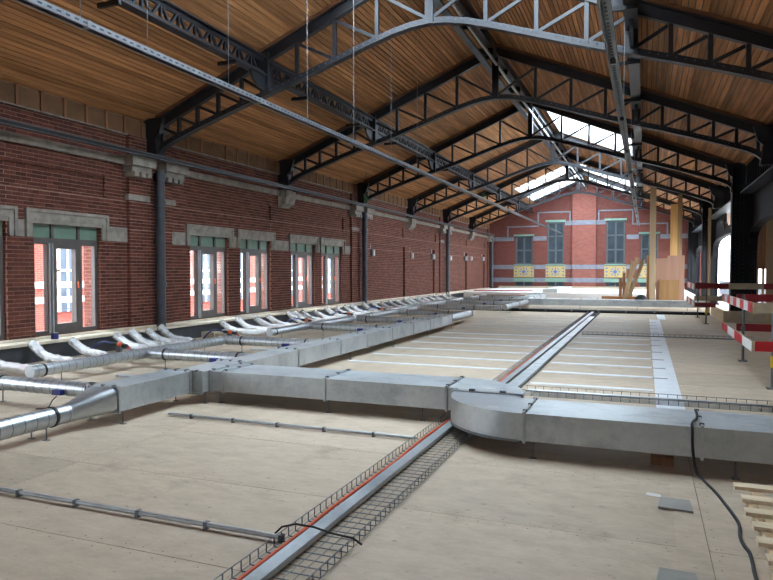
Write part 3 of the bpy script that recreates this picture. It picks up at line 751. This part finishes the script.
for i, y in enumerate((7.9, 9.9, 11.6, 13.1)):
    tag(link('floor_strip', MB().box(-7.6, -5.6, y-.06, y+.06, 0, .03), 'strip_metal'), 'metal strip on the floor between round pipes, %s from the viewer' % ORD[i], 'strip', 'metal strips by the pipes')
wb_ = thing('white_band', 'long white painted band on the floor right of the cable tray', 'floor band', (0, 0, 0))
link('sheet', MB().box(.14, .46, 8.2, 23.6, 0, .006), 'strip_white', wb_)
link('sheet', MB().box(.40, .66, 23.7, 26.2, 0, .006), 'strip_white', wb_)
for y in BAT[1:] + [17.7, 18.8, 19.9, 21.0, 22.2]: link('slot', MB().box(.12, .33, y-.09, y-.05, .006, .009), 'joint', wb_)

def tray(name, label, p0, length, width, axis, h=.055, step=.1, z0=.012, nl=6, wr=.0032):
    t = thing(name, label, 'cable tray', p0)
    def V(u, v, z): return (v, u, z) if axis == 1 else (u, v, z)
    for q in range(nl):
        v = width*q/(nl-1); link('long_wire', MB().tube([V(0, v, z0), V(length, v, z0)], wr, 5), 'galv_dark', t)
    for v in (0, width):
        for z in (z0+h,): link('side_wire', MB().tube([V(0, v, z), V(length, v, z)], wr*1.25, 5), 'galv_dark', t)
    mb = MB(); u = .02
    while u < length:
        r = wr
        for a, b in (((0, z0+h), (0, z0)), ((0, z0), (width, z0)), ((width, z0), (width, z0+h))):
            mb.bar(V(u, a[0], a[1]), V(u, b[0], b[1]), 2*r, 2*r, V(1, 0, 0))
        u += step
    o = link('cross_wires', mb, 'galv_dark', t); o['kind'] = 'stuff'
    return t
tray('wire_tray', 'wire mesh cable tray running down the hall under the big duct', (-2.03, 2.2, 0), 24.2, .44, 1, .06, .085, nl=8, wr=.0028)
tray('wire_tray', 'wire mesh cable tray crossing the floor behind the right duct', (-1.5, 8.62, 0), 4.2, .34, 0, .07, .11)
tray('wire_tray', 'far wire mesh cable tray crossing the floor to the barrier', (-1.5, 17.35, 0), 3.9, .24, 0, .06, .12)
tag(link('cable_trunking', MB().box(-1.91, -1.83, 2.2, 26.4, .017, .055).box(-1.915, -1.825, 2.2, 26.4, .055, .058), 'galv'), 'galvanised lidded trunking lying in the long mesh tray', 'trunking')
tag(link('orange_conduit', MB().tube([(-1.965+.008*math.sin(q*1.7), 2.2+q*.6, .03+.004*math.sin(q*2.3)) for q in range(24)], .012, 8), 'orange'), 'orange corrugated conduit lying along the long mesh tray', 'conduit')
for i in range(6):
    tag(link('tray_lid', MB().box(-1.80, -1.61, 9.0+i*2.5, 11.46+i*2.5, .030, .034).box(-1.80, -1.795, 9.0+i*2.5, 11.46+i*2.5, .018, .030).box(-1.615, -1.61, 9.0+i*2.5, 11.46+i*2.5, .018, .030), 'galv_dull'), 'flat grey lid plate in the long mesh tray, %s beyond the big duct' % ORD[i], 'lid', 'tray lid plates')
tag(link('grey_pipe', MB().tube([(-1.45, 8.78, .05), (2.6, 8.78, .05)], .02, 8), 'galv'), 'thin grey pipe lying in the tray behind the right duct', 'pipe')
tag(link('black_cable', MB().tube([(-2.10, 3.42, .03), (-2.05, 3.45, .082), (-1.97, 3.48, .10), (-1.86, 3.50, .09), (-1.74, 3.48, .08), (-1.64, 3.46, .082), (-1.58, 3.46, .08), (-1.53, 3.48, .04)], .0065, 8), 'black_rubber'), 'short black cable looping over the long mesh tray', 'cable')
def conduit(y, x0, x1, label):
    t = thing('floor_conduit', label, 'conduit', (x0, y, 0), 'floor conduits'); L_ = x1-x0
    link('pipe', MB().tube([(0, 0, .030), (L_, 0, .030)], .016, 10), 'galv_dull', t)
    link('pipe', MB().tube([(0, .045, .016), (L_, .045, .016)], .007, 8), 'galv_dark', t)  # thin dark rod standing in for the shadow line beside the conduit
    x = .3
    while x < L_: link('saddle', MB().box(x, x+.025, -.02, .02, 0, .018).box(x, x+.025, -.019, .019, .018, .048), 'galv_dark', t); x += .55
conduit(3.42, -6.2, -2.05, 'thin grey steel conduit across the front left floor'); conduit(5.95, -5.0, -2.05, 'thin grey steel conduit just in front of the left duct')

# ------------------------------------------------------------------ rectangular ducts
def leg(par, x, y, z, w=.0):
    l_ = link('leg', MB().tube([(x, y, 0), (x, y, z)], .007, 6), 'galv_dark', par)
    link('foot', MB().box(x-.03, x+.03, y-.02, y+.02, 0, .008), 'galv_dark', l_)
def rect_run(t, axis, a, b, v0, v1, z0, z1, cuts):
    cs = [a]+cuts+[b]; e = .018
    def BX(u0, u1, p0, p1, q0, q1): return MB().box(u0, u1, p0, p1, q0, q1) if axis == 0 else MB().box(p0, p1, u0, u1, q0, q1)
    for i in range(len(cs)-1):
        m = BX(cs[i]+.012, cs[i+1]-.012, v0, v1, z0, z1)
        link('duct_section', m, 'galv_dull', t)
    for i, c in enumerate(cs):
        f = MB()
        for s_ in (-.006, .006):
            for q in (BX(c+s_-.005, c+s_+.005, v0-e, v1+e, z1, z1+e), BX(c+s_-.005, c+s_+.005, v0-e, v1+e, z0-e, z0), BX(c+s_-.005, c+s_+.005, v0-e, v0, z0, z1), BX(c+s_-.005, c+s_+.005, v1, v1+e, z0, z1)): f.add(q.v, q.f)
        fl_ = link('flange', f, 'galv', t)
        for vv in (v0+.06, (v0+v1)/2, v1-.06): link('clip', BX(c-.018, c+.018, vv-.018, vv+.018, z1+.004, z1+e+.008), 'galv_dark', fl_)
ZB, ZT = .14, .385
d2 = thing('transverse_duct', 'flat galvanised duct crossing the hall from the left duct to the bend', 'duct')
rect_run(d2, 0, -5.06, -1.99, 6.8, 7.5, ZB, ZT, [-4.88, -3.46])
n = 10; arcA = [(-1.97+.82*math.sin(PI/2*i/n), 6.68+.82*math.cos(PI/2*i/n)) for i in range(n+1)]
link('elbow', MB().prism([(-1.97, 6.8), (-1.85, 6.8), (-1.85, 6.68)][::-1] + arcA[::1], 2, ZB, ZT) if False else MB().prism([(-1.97, 6.80), (-1.85, 6.80), (-1.85, 6.67), (-1.15, 6.67)] + arcA[::-1][1:], 2, ZB, ZT), 'galv_dull', d2)
link('flange', MB().box(-1.87, -1.13, 6.645, 6.668, ZB-.015, ZT+.015), 'galv', d2)
for x in (-4.9, -3.4, -2.25): leg(d2, x, 6.78, ZB); leg(d2, x, 7.52, ZB)
link('label_plate', MB().box(-1.62, -1.48, 6.85, 6.93, ZT, ZT+.002), 'white_paint', d2)
d3 = thing('transverse_duct', 'flat galvanised duct with rounded bend running to the right edge', 'duct')
arcB = [(-1.03-.82*math.cos(PI/2*i/(2*n)), 6.60-.80*math.sin(PI/2*i/(2*n))) for i in range(2*n+1)]
link('elbow', MB().prism(arcB + [(-1.0, 5.80), (-1.0, 6.50), (-1.15, 6.50), (-1.15, 6.60)], 2, ZB, ZT), 'galv', d3)
link('elbow_rim', MB().prism([(a-.006 if a < -1.04 else a, b-.006) for a, b in arcB] + [(a, b+.03) for a, b in arcB[::-1]], 2, ZB-.014, ZB+.006), 'galv_dark', d3)
link('flange', MB().box(-1.87, -1.13, 6.604, 6.640, ZB-.015, ZT+.015), 'galv', d3)
for x in (-1.66, -1.34): link('clip', MB().box(x-.03, x+.03, 6.606, 6.642, ZT+.012, ZT+.035), 'galv_dark', d3)
rect_run(d3, 0, -.985, 3.0, 5.80, 6.50, ZB, ZT, [.44, 1.88])
for x in (-.90, .68, 2.1): leg(d3, x, 5.78, ZB); leg(d3, x, 6.52, ZB)
for x, y, w in ((-1.35, 5.95, .1), (.74, 6.0, .1)): link('label_plate', MB().box(x, x+w, y, y+.06, ZT, ZT+.002), 'white_paint', d3)
d1 = thing('longitudinal_duct', 'long galvanised duct running down the left of the hall', 'duct')
rect_run(d1, 1, 5.42, 6.60, -5.64, -5.22, ZB-.005, ZT+.01, [])
rect_run(d1, 1, 6.64, 17.9, -5.5, -5.08, ZB-.005, ZT+.01, [7.56, 9.08, 10.62, 11.83, 13.2, 14.6, 15.9, 16.9])
for y in (5.46, 6.7, 9.1, 11.0, 13.2, 15.6, 17.8): leg(d1, -5.06-(.14 if y < 6.6 else 0), y, ZB); leg(d1, -5.52-(.14 if y < 6.6 else 0), y, ZB)
# square to round transition
n = 20; ring = [(-5.48+.095*math.cos(2*PI*q/n), 4.98, .19+.095*math.sin(2*PI*q/n)) for q in range(n)]
sq = []
for q in range(n):
    a = 2*PI*q/n; c_, s_ = math.cos(a), math.sin(a); m_ = max(abs(c_), abs(s_)); sq.append((-5.43+.21*c_/m_, 5.40, .265+.125*s_/m_))
link('transition', MB().add(ring+sq, [(q, (q+1) % n, n+(q+1) % n, n+q) for q in range(n)], True), 'galv', d1)
def spiral(t, path, r, name='pipe', mat='galv', seams=.13):
    o = link(name, MB().tube(path, r, 20), mat, t)
    if seams:
        mb = MB()
        for a, b in zip(path, path[1:]):
            a = Vector(a); b = Vector(b); L_ = (b-a).length; u = (b-a).normalized(); q = .05
            if L_ < .3: continue
            w = u.orthogonal().normalized()*0+ (Vector((0, 0, 1)) if abs(u.z) < .5 else Vector((1, 0, 0))); s2 = u.cross(w)
            while q < L_-.02:
                p = a+u*q; vs = []
                for e in range(20):
                    an = 2*PI*e/20; dv = (w*math.cos(an)+s2*math.sin(an)); sh = u*(.05*math.sin(an)*0)
                    vs += [p+dv*(r+.0005)-u*.004, p+dv*(r+.0035), p+dv*(r+.0005)+u*.004]
                fs = []
                for e in range(20):
                    f2 = (e+1) % 20; fs += [(e*3, f2*3, f2*3+1, e*3+1), (e*3+1, f2*3+1, f2*3+2, e*3+2)]
                mb.add(vs, fs, True); q += seams
        s = link('seams', mb, 'galv_dark', t); s['kind'] = 'stuff'
    return o
spiral(d1, [(-5.48, 5.0, .19), (-5.48, 1.6, .19)], .095, 'round_pipe')
for y in (4.78, 3.4): link('clamp', MB().tube([(-5.48, y, .19), (-5.48, y+.03, .19)], .104, 20), 'black', d1)
leg(d1, -5.58, 4.65, .12); leg(d1, -5.38, 4.65, .12)
spiral(d1, [(-5.32, 17.93, .24), (-5.32, 20.79, .24)], .11, 'round_pipe')

# ------------------------------------------------------------------ round branch pipes, collectors, foil ducts
CZ = .24
crosses = [(5.85, -9.0, -5.68), (8.85, -7.80, -5.52), (11.1, -7.85, -5.52), (14.65, -7.80, -5.52), (17.4, -7.80, -5.52), (20.9, -7.80, -5.2), (24.4, -8.2, -5.0), (27.9, -8.2, -5.0), (31.4, -8.2, -5.64), (34.2, -8.2, -5.64)]
for i, (y, a, b) in enumerate(crosses):
    t = thing('branch_pipe', 'round spiral steel branch pipe lying across the left floor, %s from the viewer' % ORD[i], 'pipe', (0, y, 0), 'round branch pipes')
    spiral(t, [(a, 0, CZ), (b, 0, CZ)], .09)
    for x in (-6.05, -7.5): link('clamp', MB().tube([(x, 0, CZ), (x+.03, 0, CZ)], .099, 20), 'black', t)
    ac = link('actuator', MB().box(-6.50, -6.37, -.15, -.08, CZ-.06, CZ+.0), 'blue', t)
    link('actuator_cable', MB().tube([(-6.44, -.13, CZ-.07), (-6.47, -.17, .12), (-6.55, -.16, .02), (-6.7, -.2, .008)], .006, 6), 'black', ac)
    link('label_plate', MB().box(-6.38, -6.26, -.03, .03, CZ+.088, CZ+.095), 'white_paint', t)
    for x in (-6.1, -7.5): leg(t, x, 0, CZ-.09)
cols = [(3.2, 5.71), (6.62, 10.96), (12.85, 17.3), (18.5, 22.9), (24.5, 30.9), (31.5, 36.0)]
for i, (a, b) in enumerate(cols):
    x0 = -7.92 if i < 4 else -8.3
    t = thing('collector_pipe', 'round capped collector pipe parallel to the window wall, %s from the viewer' % ORD[i], 'pipe', (x0, a, 0), 'round collector pipes')
    spiral(t, [(0, 0, CZ), (0, b-a, CZ)], .085)
    link('end_cap', MB().tube([(0, -.03, CZ), (0, 0, CZ)], .092, 20), 'galv', t); link('end_cap', MB().tube([(0, b-a, CZ), (0, b-a+.03, CZ)], .092, 20), 'galv', t)
    link('clamp', MB().tube([(0, .16, CZ), (0, .19, CZ)], .094, 20), 'black', t)
    leg(t, 0, .5, CZ-.085); leg(t, 0, b-a-.5, CZ-.085)
FY = [7.45, 8.40, 9.20, 10.28, 10.75, 11.25, 11.70, 13.94, 14.66, 15.40, 16.09, 17.15, 17.63, 18.12, 18.9, 19.7, 20.47, 21.1, 21.89, 22.92, 23.76, 24.6, 25.5, 26.4, 27.3, 28.2, 29.1, 30.0, 31.0, 32.1, 33.2, 34.4]
def smoothpath(P, n=5):
    P = [Vector(p) for p in P]; out = []
    for i in range(len(P)-1):
        p0 = P[max(i-1, 0)]; p1 = P[i]; p2 = P[i+1]; p3 = P[min(i+2, len(P)-1)]
        for q in range(n):
            t = q/n; out.append(.5*((2*p1)+(p2-p0)*t+(2*p0-5*p1+4*p2-p3)*t*t+(3*p1-p0-3*p2+p3)*t**3))
    return out+[P[-1]]
rf = random.Random(3)
def crinkle(P, rr):
    mb = MB().tube(P, rr, 14, True, False); n = len(P)*14
    for q in range(n):
        v = mb.v[q]; mb.v[q] = (v[0]+rf.uniform(-.012, .012), v[1]+rf.uniform(-.009, .009), v[2]+rf.uniform(-.009, .009))
    return mb
GR = {}
for y in FY: GR.setdefault(min(cols, key=lambda c: max(c[0]+.15-y, y-c[1]+.15, 0)), []).append(y)
SP = {}
for c, l_ in GR.items():
    lo = max(l_[0]-.05, c[0]+.3); hi = min(l_[-1]-.05, c[1]-.12)
    for q, y in enumerate(l_): SP[y] = lo+(hi-lo)*q/max(len(l_)-1, 1) if len(l_) > 1 else lo
for i, y in enumerate(FY):
    best = min(cols, key=lambda c: max(c[0]+.15-y, y-c[1]+.15, 0)); yc = SP[y]; xc = -8.01 if cols.index(best) < 4 else -8.39
    t = thing('foil_duct', '%s crinkled silver foil duct from the left along the window wall' % ORD[i].capitalize(), 'flexible duct', (0, 0, 0), 'foil flexible ducts')
    j = rf.uniform(-.06, .06); k_ = rf.uniform(-.02, .05); ln = rf.uniform(-.08, .05)
    P = smoothpath([(xc-.45, yc, .17), (-8.8, yc+(y-yc)*.3+j*.4, .11), (-9.25+j, y-j*.5, .10), (-9.6+ln, y, .14), (-9.85+ln, y+.02, .25+k_*.5), (-10.0+ln, y+.03, .34+k_)], 7)
    rr = [.08+rf.uniform(-.013, .010) for _ in P]
    link('foil_sleeve', crinkle(P, rr), 'foil', t)
    link('spigot', MB().tube([(xc, yc, CZ-.03), (xc-.22, yc, .19), (xc-.47, yc, .17)], .07, 16), 'galv', t)
    link('tape_band', MB().tube([P[0]+Vector((.03, 0, .002)), P[1]], .085, 14), 'foil' if i % 3 else 'black', t)
for i, (q1, x) in enumerate(((2, -9.35), (6, -8.87), (10, -8.95), (14, -9.05), (18, -9.04))):
    y = sum(SP[FY[q]]+(FY[q]-SP[FY[q]])*.6 for q in (q1, q1+1))/2 if i else 9.74
    t = thing('valve_unit', 'small black valve with orange clip among the foil ducts, %s from the left' % ORD[i], 'valve', (x, y, 0), 'orange clip valves')
    link('body', MB().tube([(-.16, 0, .24), (.16, .05, .20)], .035, 10), 'black', t); link('clip', MB().tube([(-.03, .01, .23), (.05, .02, .22)], .05, 10), 'orange', t)
    link('stand', MB().box(-.05, .05, -.03, .03, 0, .2), 'galv_dark', t)
    link('hose', MB().tube(smoothpath([(-.16, 0, .24), (-.35, 0, .27), (-.55, .02, .22), (-.70, .02, .10), (-.75, .02, .02)]), .018, 8), 'blue', t)
    link('hose', MB().tube(smoothpath([(.16, .05, .20), (.22, .06, .12), (.24, .06, .02)]), .018, 8), 'red', t)
for i, (x, y, w) in enumerate(((-9.7, 12.7, .5), (-9.6, 13.2, .4))):
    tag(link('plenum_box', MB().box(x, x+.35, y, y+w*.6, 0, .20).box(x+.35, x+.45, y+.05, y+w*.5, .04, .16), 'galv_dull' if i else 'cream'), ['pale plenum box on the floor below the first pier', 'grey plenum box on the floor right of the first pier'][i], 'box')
tr = thing('tape_roll', 'small blue and dark tub standing on the ledge under the first full window', 'tub', (-10.3, 9.12, .36))
link('tub', MB().tube([(0, 0, 0), (0, 0, .10)], .065, 16), 'blue', tr); link('lid', MB().tube([(0, 0, .10), (0, 0, .12)], .07, 16), 'frame_dark', tr)
for i, (y, l_, mat) in enumerate(((11.0, .7, 'timber_y'), (14.9, 1.1, 'white_paint'), (17.9, .8, 'timber_y'), (22.6, .9, 'white_paint'), (24.4, .25, 'white_paint'))):
    tag(link('offcut', MB().box(-10.42, -10.32, y, y+l_, .361, .38), mat), '%s offcut lying on the window ledge, %s from the left' % ('pale timber' if mat == 'timber_y' else 'white plastic', ORD[i]), 'offcut')

# ------------------------------------------------------------------ far end of the floor
d4 = thing('transverse_duct', 'far galvanised duct crossing the hall in front of the timber posts', 'duct')
rect_run(d4, 0, -4.95, 2.35, 29.2, 29.9, .13, .40, [-4.1, -2.6, -1.9, -.3, 1.0]); [leg(d4, x, 29.18, .13) for x in (-4.8, -2.6, -.3, 1.6)]
d5 = thing('longitudinal_duct', 'far galvanised duct running on towards the gable wall', 'duct')
rect_run(d5, 1, 29.2, 36.0, -5.6, -5.0, .13, .38, [30.6, 32.2, 34.1]); [leg(d5, -4.98, y, .13) for y in (29.4, 32.2, 35.8)]
t = thing('connector_pipe', 'round pipe joining the far branch pipes to the far duct', 'pipe', (-5.1, 24.4, 0))
spiral(t, [(.22, .0, .26), (.22, 4.75, .26)], .10); link('clamp', MB().tube([(.22, 2.6, .26), (.22, 2.64, .26)], .11, 18), 'black', t); leg(t, .22, 1.0, .16); leg(t, .22, 3.8, .16)
t = thing('black_pipe', 'black insulated pipe lying across the far floor', 'pipe', (-8.1, 26.5, 0))
link('pipe', MB().tube([(0, 0, .065), (10.3, 0, .065)], .06, 12), 'black', t)
for q in range(10): link('bracket', MB().box(.4+q, .46+q, -.08, .16, 0, .01).box(.4+q, .46+q, -.08, -.062, .01, .13), 'galv_dark', t)
link('service_pipe', MB().tube([(.2, .12, .04), (10.3, .12, .04)], .028, 8), 'pvc', t)
dk = thing('raised_deck', 'raised white covered deck in front of the gable wall', 'deck', (0, 0, 0))
xd = [-9.8, -7.6, -5.4, -3.2, -1.0, 1.2, 2.4]
link('frame', MB().box(-9.8, 2.4, 37.0, 46.6, 0, .36), 'membrane', dk)
for i in range(len(xd)-1):
    for jn in range(4): link('panel', MB().box(xd[i]+.01, xd[i+1]-.01, 37.0+jn*2.4+.01, 37.0+(jn+1)*2.4-.01, .36, .40), 'membrane', dk)
tag(link('gable_kerb', MB().box(-9.8, 2.4, 46.72, 46.9, 0, .53), 'cream'), 'long pale timber kerb at the foot of the gable wall', 'kerb')
for i in range(7):
    t = tag(link('duct_box', MB().box(-5.35+i*.03, -4.55+i*.03, 37.3+i*.85, 37.8+i*.85, .40, .62).box(-5.1+i*.03, -4.8+i*.03, 37.25+i*.85, 37.3+i*.85, .46, .56), 'white_paint'), 'white box on the raised deck, %s of the row from the viewer' % ORD[i], 'box', 'white boxes on the deck')
tag(link('red_pipe', MB().tube([(-9.6, 38.6, .437), (-8.5, 38.7, .437), (-6.2, 39.2, .437)], .03, 8), 'red'), 'red pipe lying on the raised deck near the wall corner', 'pipe')
tag(link('white_pipe', MB().tube([(-9.6, 39.6, .437), (-5.8, 40.2, .437)], .035, 8), 'pvc'), 'white pipe lying on the raised deck behind the red pipe', 'pipe')
t = thing('timber_beam', 'brown timber beam lying across the far left floor', 'timber', (-9.1, 36.4, 0))
link('beam', MB().box(0, 2.9, 0, .16, .06, .28), 'plank_orange', t); link('bearer', MB().box(.3, .42, -.1, .3, 0, .06), 'plank', t); link('bearer', MB().box(2.4, 2.52, -.1, .3, 0, .06), 'plank', t)
# timber posts and sheets around Y = 33
def up(name, x0, x1, y0, y1, z1, mat, label, cat, z0=0): return tag(link(name, MB().box(x0, x1, y0, y1, z0, z1), mat), label, cat)
up('timber_post', .17, .44, 33.0, 33.12, 5.75, 'ply_beige', 'tall pale board standing upright left of the pink plywood', 'post')
t = thing('timber_post', 'bright square timber post rising behind the pink plywood', 'post', (1.08, 33.6, 0)); link('post', MB().box(0, .30, 0, .30, 0, 4.75), 'timber_lit', t); link('side_board', MB().box(.30, .50, .06, .12, 0, 5.2), 'plank', t)
t = thing('plywood_stack', 'pink brown plywood sheets standing on edge behind the far duct', 'plywood', (0, 0, 0))
link('sheet', MB().prism([(.46, 0), (1.68, 0), (1.68, 2.34), (.95, 2.33), (.95, 2.22), (.46, 2.20)], 1, 33.2, 33.23), 'ply_pink', t); link('sheet', MB().box(.50, 1.62, 33.25, 33.28, 0, 2.1), 'ply_beige', t)
up('plywood_offcut', .62, 1.45, 33.12, 33.145, 1.21, 'ply_tan', 'smaller tan plywood sheet leaning on the pink plywood', 'plywood')
up('timber_board', .05, .17, 33.05, 33.09, 2.35, 'plank_orange', 'narrow orange board upright beside the tall pale board', 'board')
for i, (xb, xt, zt, y) in enumerate(((-1.0, -.36, 2.25, 32.9), (-.86, -.08, 2.15, 33.2), (-.95, -.55, 2.1, 33.4))):
    tag(link('leaning_plank', MB().bar((xb, y, .02), (xt, y+.2, zt), .17, .04, (0, 1, 0)), 'plank'), 'leaning pale plank left of the orange board, %s in the bundle' % ['front one', 'right one', 'rear one'][i], 'plank', 'leaning planks')
for i, (x0, x1, z1) in enumerate(((-1.20, -1.05, 1.27), (-1.03, -.89, 1.54), (-.75, -.58, 1.45))): up('short_board', x0, x1, 33.8, 33.84, z1, 'plank_orange' if i < 2 else 'plank_brown', 'short upright board left of the leaning planks, %s' % ['lower left one', 'taller middle one', 'right one partly hidden'][i], 'board')
for i in range(3): tag(link('stacked_timber', MB().box(-2.0+i*.03, -.4, 33.0, 33.16, i*.14, i*.14+.13), 'plank_orange'), 'timber beam in the low stack, %s' % ['bottom one', 'middle one', 'top one'][i], 'timber', 'low timber stack')
mb = MB(); ri = random.Random(5); n = 14
for a_ in range(6):
    ph = PI/2*a_/5
    for q in range(n): an = 2*PI*q/n; r = (.34*math.cos(ph)+.02)*(1+ri.uniform(-.12, .12)); mb.v.append((-.16+r*math.cos(an), 32.6+r*.6*math.sin(an), .0+.52*math.sin(ph)))
for a_ in range(5):
    for q in range(n): mb.f.append((a_*n+q, a_*n+(q+1) % n, (a_+1)*n+(q+1) % n, (a_+1)*n+q)); mb.sm.append(True)
mb.f.append(tuple(range(5*n, 6*n))); mb.sm.append(True)
tag(link('black_bag', mb, 'black'), 'slumped black bag at the foot of the upright boards', 'bag')
up('timber_batten', 2.30, 2.40, 28.9, 28.98, 4.12, 'plank', 'thin pale batten standing upright next to the iron column', 'batten')

# ------------------------------------------------------------------ timber kerb, barriers
t = thing('timber_kerb', 'pale timber kerb box around the floor opening behind the barriers', 'kerb', (2.30, 23.1, 0))
link('front_board', MB().box(0, 1.6, 0, .06, 0, .37), 'cream', t); link('side_board', MB().box(0, .06, .06, 4.2, 0, .37), 'timber_y', t); link('post', MB().box(1.15, 1.25, -.06, 0, 0, .30), 'timber_y', t)
def post(x, y, label):
    t = thing('barrier_post', label, 'post', (x, y, 0), 'barrier posts')
    link('pole', MB().tube([(0, 0, .02), (0, 0, 1.22)], .024, 10), 'galv_dark', t); link('base', MB().box(-.07, .07, -.07, .07, 0, .02), 'galv_dark', t)
    link('collar', MB().tube([(0, 0, .30), (0, 0, .46)], .034, 10), 'yellow', t); link('hook', MB().tube([(.024, 0, .30), (.07, 0, .32), (.07, 0, .26)], .008, 6), 'galv_dark', t)
    for z in (.58, 1.10): link('clamp', MB().box(-.036, .036, -.03, .03, z, z+.05), 'galv_dark', t)
post(1.66, 10.4, 'grey barrier post with yellow collar at the right edge'); post(1.66, 13.4, 'grey barrier post with yellow collar under the striped board'); post(1.75, 22.3, 'front post of the far barrier'); post(1.72, 25.35, 'rear post of the far barrier')
def board(axis, a, b, fix, z0, z1, label, cols_, flip=False, th=.03):
    t = thing('barrier_board', label, 'barrier board', (0, 0, 0), 'red and white barrier boards'); L_ = (b-a)/len(cols_)
    def BX(u0, u1, w0, w1, q0, q1): return MB().box(u0, u1, w0, w1, q0, q1) if axis == 0 else MB().box(w0, w1, u0, u1, q0, q1)
    link('plank', BX(a, b, fix, fix+th, z0, z1), 'cream' if not flip else 'red_back', t)
    for i, c in enumerate(cols_):
        if c: link('stripe', BX(a+i*L_, a+(i+1)*L_, fix-.004, fix, z0, z1), {'r': 'red', 'w': 'white_paint', 'd': 'red_back', 'c': 'cream'}[c], t)
board(1, 10.3, 14.1, 1.385, 1.06, 1.20, 'upper red and white striped board along the near barrier', 'rwrwrwrwr'); board(1, 10.3, 14.1, 1.385, .52, .66, 'lower red and white striped board along the near barrier', 'wrwr')
board(0, 1.42, 3.4, 10.28, 1.06, 1.20, 'upper pale board end at the right edge of the near barrier', 'c'); board(0, 1.42, 3.4, 10.28, .53, .67, 'lower red board end at the right edge of the near barrier', 'rrw')
board(0, 1.62, 3.4, 14.0, 1.06, 1.20, 'upper dark red rear board of the near barrier', 'd'); board(0, 1.62, 3.4, 14.0, .50, .64, 'lower dark red rear board of the near barrier', 'd')
board(0, 1.42, 4.2, 22.2, 1.08, 1.26, 'upper dark red and cream front board of the far barrier', 'ddcc'+'dd'); board(0, 1.42, 2.0, 22.2, .52, .66, 'short lower dark red front board of the far barrier', 'd')
board(1, 22.1, 25.8, 1.39, 1.06, 1.24, 'upper striped side board of the far barrier', 'wrwr'); board(1, 22.1, 25.8, 1.39, .55, .72, 'lower striped side board of the far barrier', 'wrwr')
board(0, 1.6, 3.9, 25.40, .58, .76, 'lower cream rear board of the far barrier', 'c')

# ------------------------------------------------------------------ foreground bits
t = thing('pallet', 'pale timber pallet with spaced slats at the lower right edge', 'pallet', (.60, 3.4, 0))
py = [5.22, 4.95, 4.69, 4.45, 4.20, 3.96, 3.70]
for i, y in enumerate(py): link('slat', MB().box(0+(i % 2)*.012, 1.9, y-3.4-.10, y-3.4, .115, .14), 'plank_x', t)
for x in (.10, .9, 1.75): link('stringer', MB().box(x, x+.07, .1, 1.8, .03, .115), 'timber_y', t)
for x in (.08, .88, 1.73): link('base_slat', MB().box(x, x+.10, .1, 1.8, 0, .03), 'plank_x', t)
tag(link('power_cable', MB().tube(smoothpath([(.44, 6.9, .012), (.44, 6.62, .10), (.435, 6.50, .36), (.43, 6.35, .405), (.42, 6.1, .40), (.37, 5.86, .405), (.365, 5.77, .36), (.37, 5.75, .2), (.395, 5.72, .05), (.44, 5.62, .012), (.50, 5.35, .012), (.535, 5.12, .012), (.565, 4.9, .012), (.58, 4.72, .012), (.56, 4.5, .012), (.565, 4.36, .012), (.58, 4.26, .012), (.575, 4.1, .012), (.565, 3.9, .012), (.57, 3.4, .012), (.56, 2.6, .012)], 4), .011, 8), 'black_rubber'), 'black power cable hanging over the right duct and curling across the floor', 'cable')
def slab(name, pts, z0, z1, mat, label, cat): return tag(link(name, MB().prism(pts, 2, z0, z1), mat), label, cat)
slab('grey_tile', [(.10, 4.86), (.32, 4.84), (.31, 5.07), (.115, 5.07)], .0045, .02, 'board_grey', 'thin grey tile lying on the deck in front of the right duct', 'tile')
slab('grey_tile', [(.06, 3.60), (.30, 3.60), (.27, 3.86), (.09, 3.87)], .0045, .014, 'board_grey', 'thin grey sheet cut by the bottom edge of the picture', 'tile')
slab('timber_block', [(.06, 5.95), (.24, 5.95), (.24, 6.05), (.06, 6.05)], 0, .07, 'plank_brown', 'small brown timber block lying under the right duct', 'block')
slab('paper_scrap', [(.02, 5.12), (.13, 5.10), (.12, 5.17), (.03, 5.19)], 0, .004, 'white_paint', 'white paper scrap on the deck beside the grey tile', 'paper')
slab('ply_strip', [(.19, 2.5), (.365, 2.5), (.365, 5.72), (.19, 5.72)], 0, .004, 'plywood', 'narrow plywood strip let into the front deck left of the cable', 'plywood')
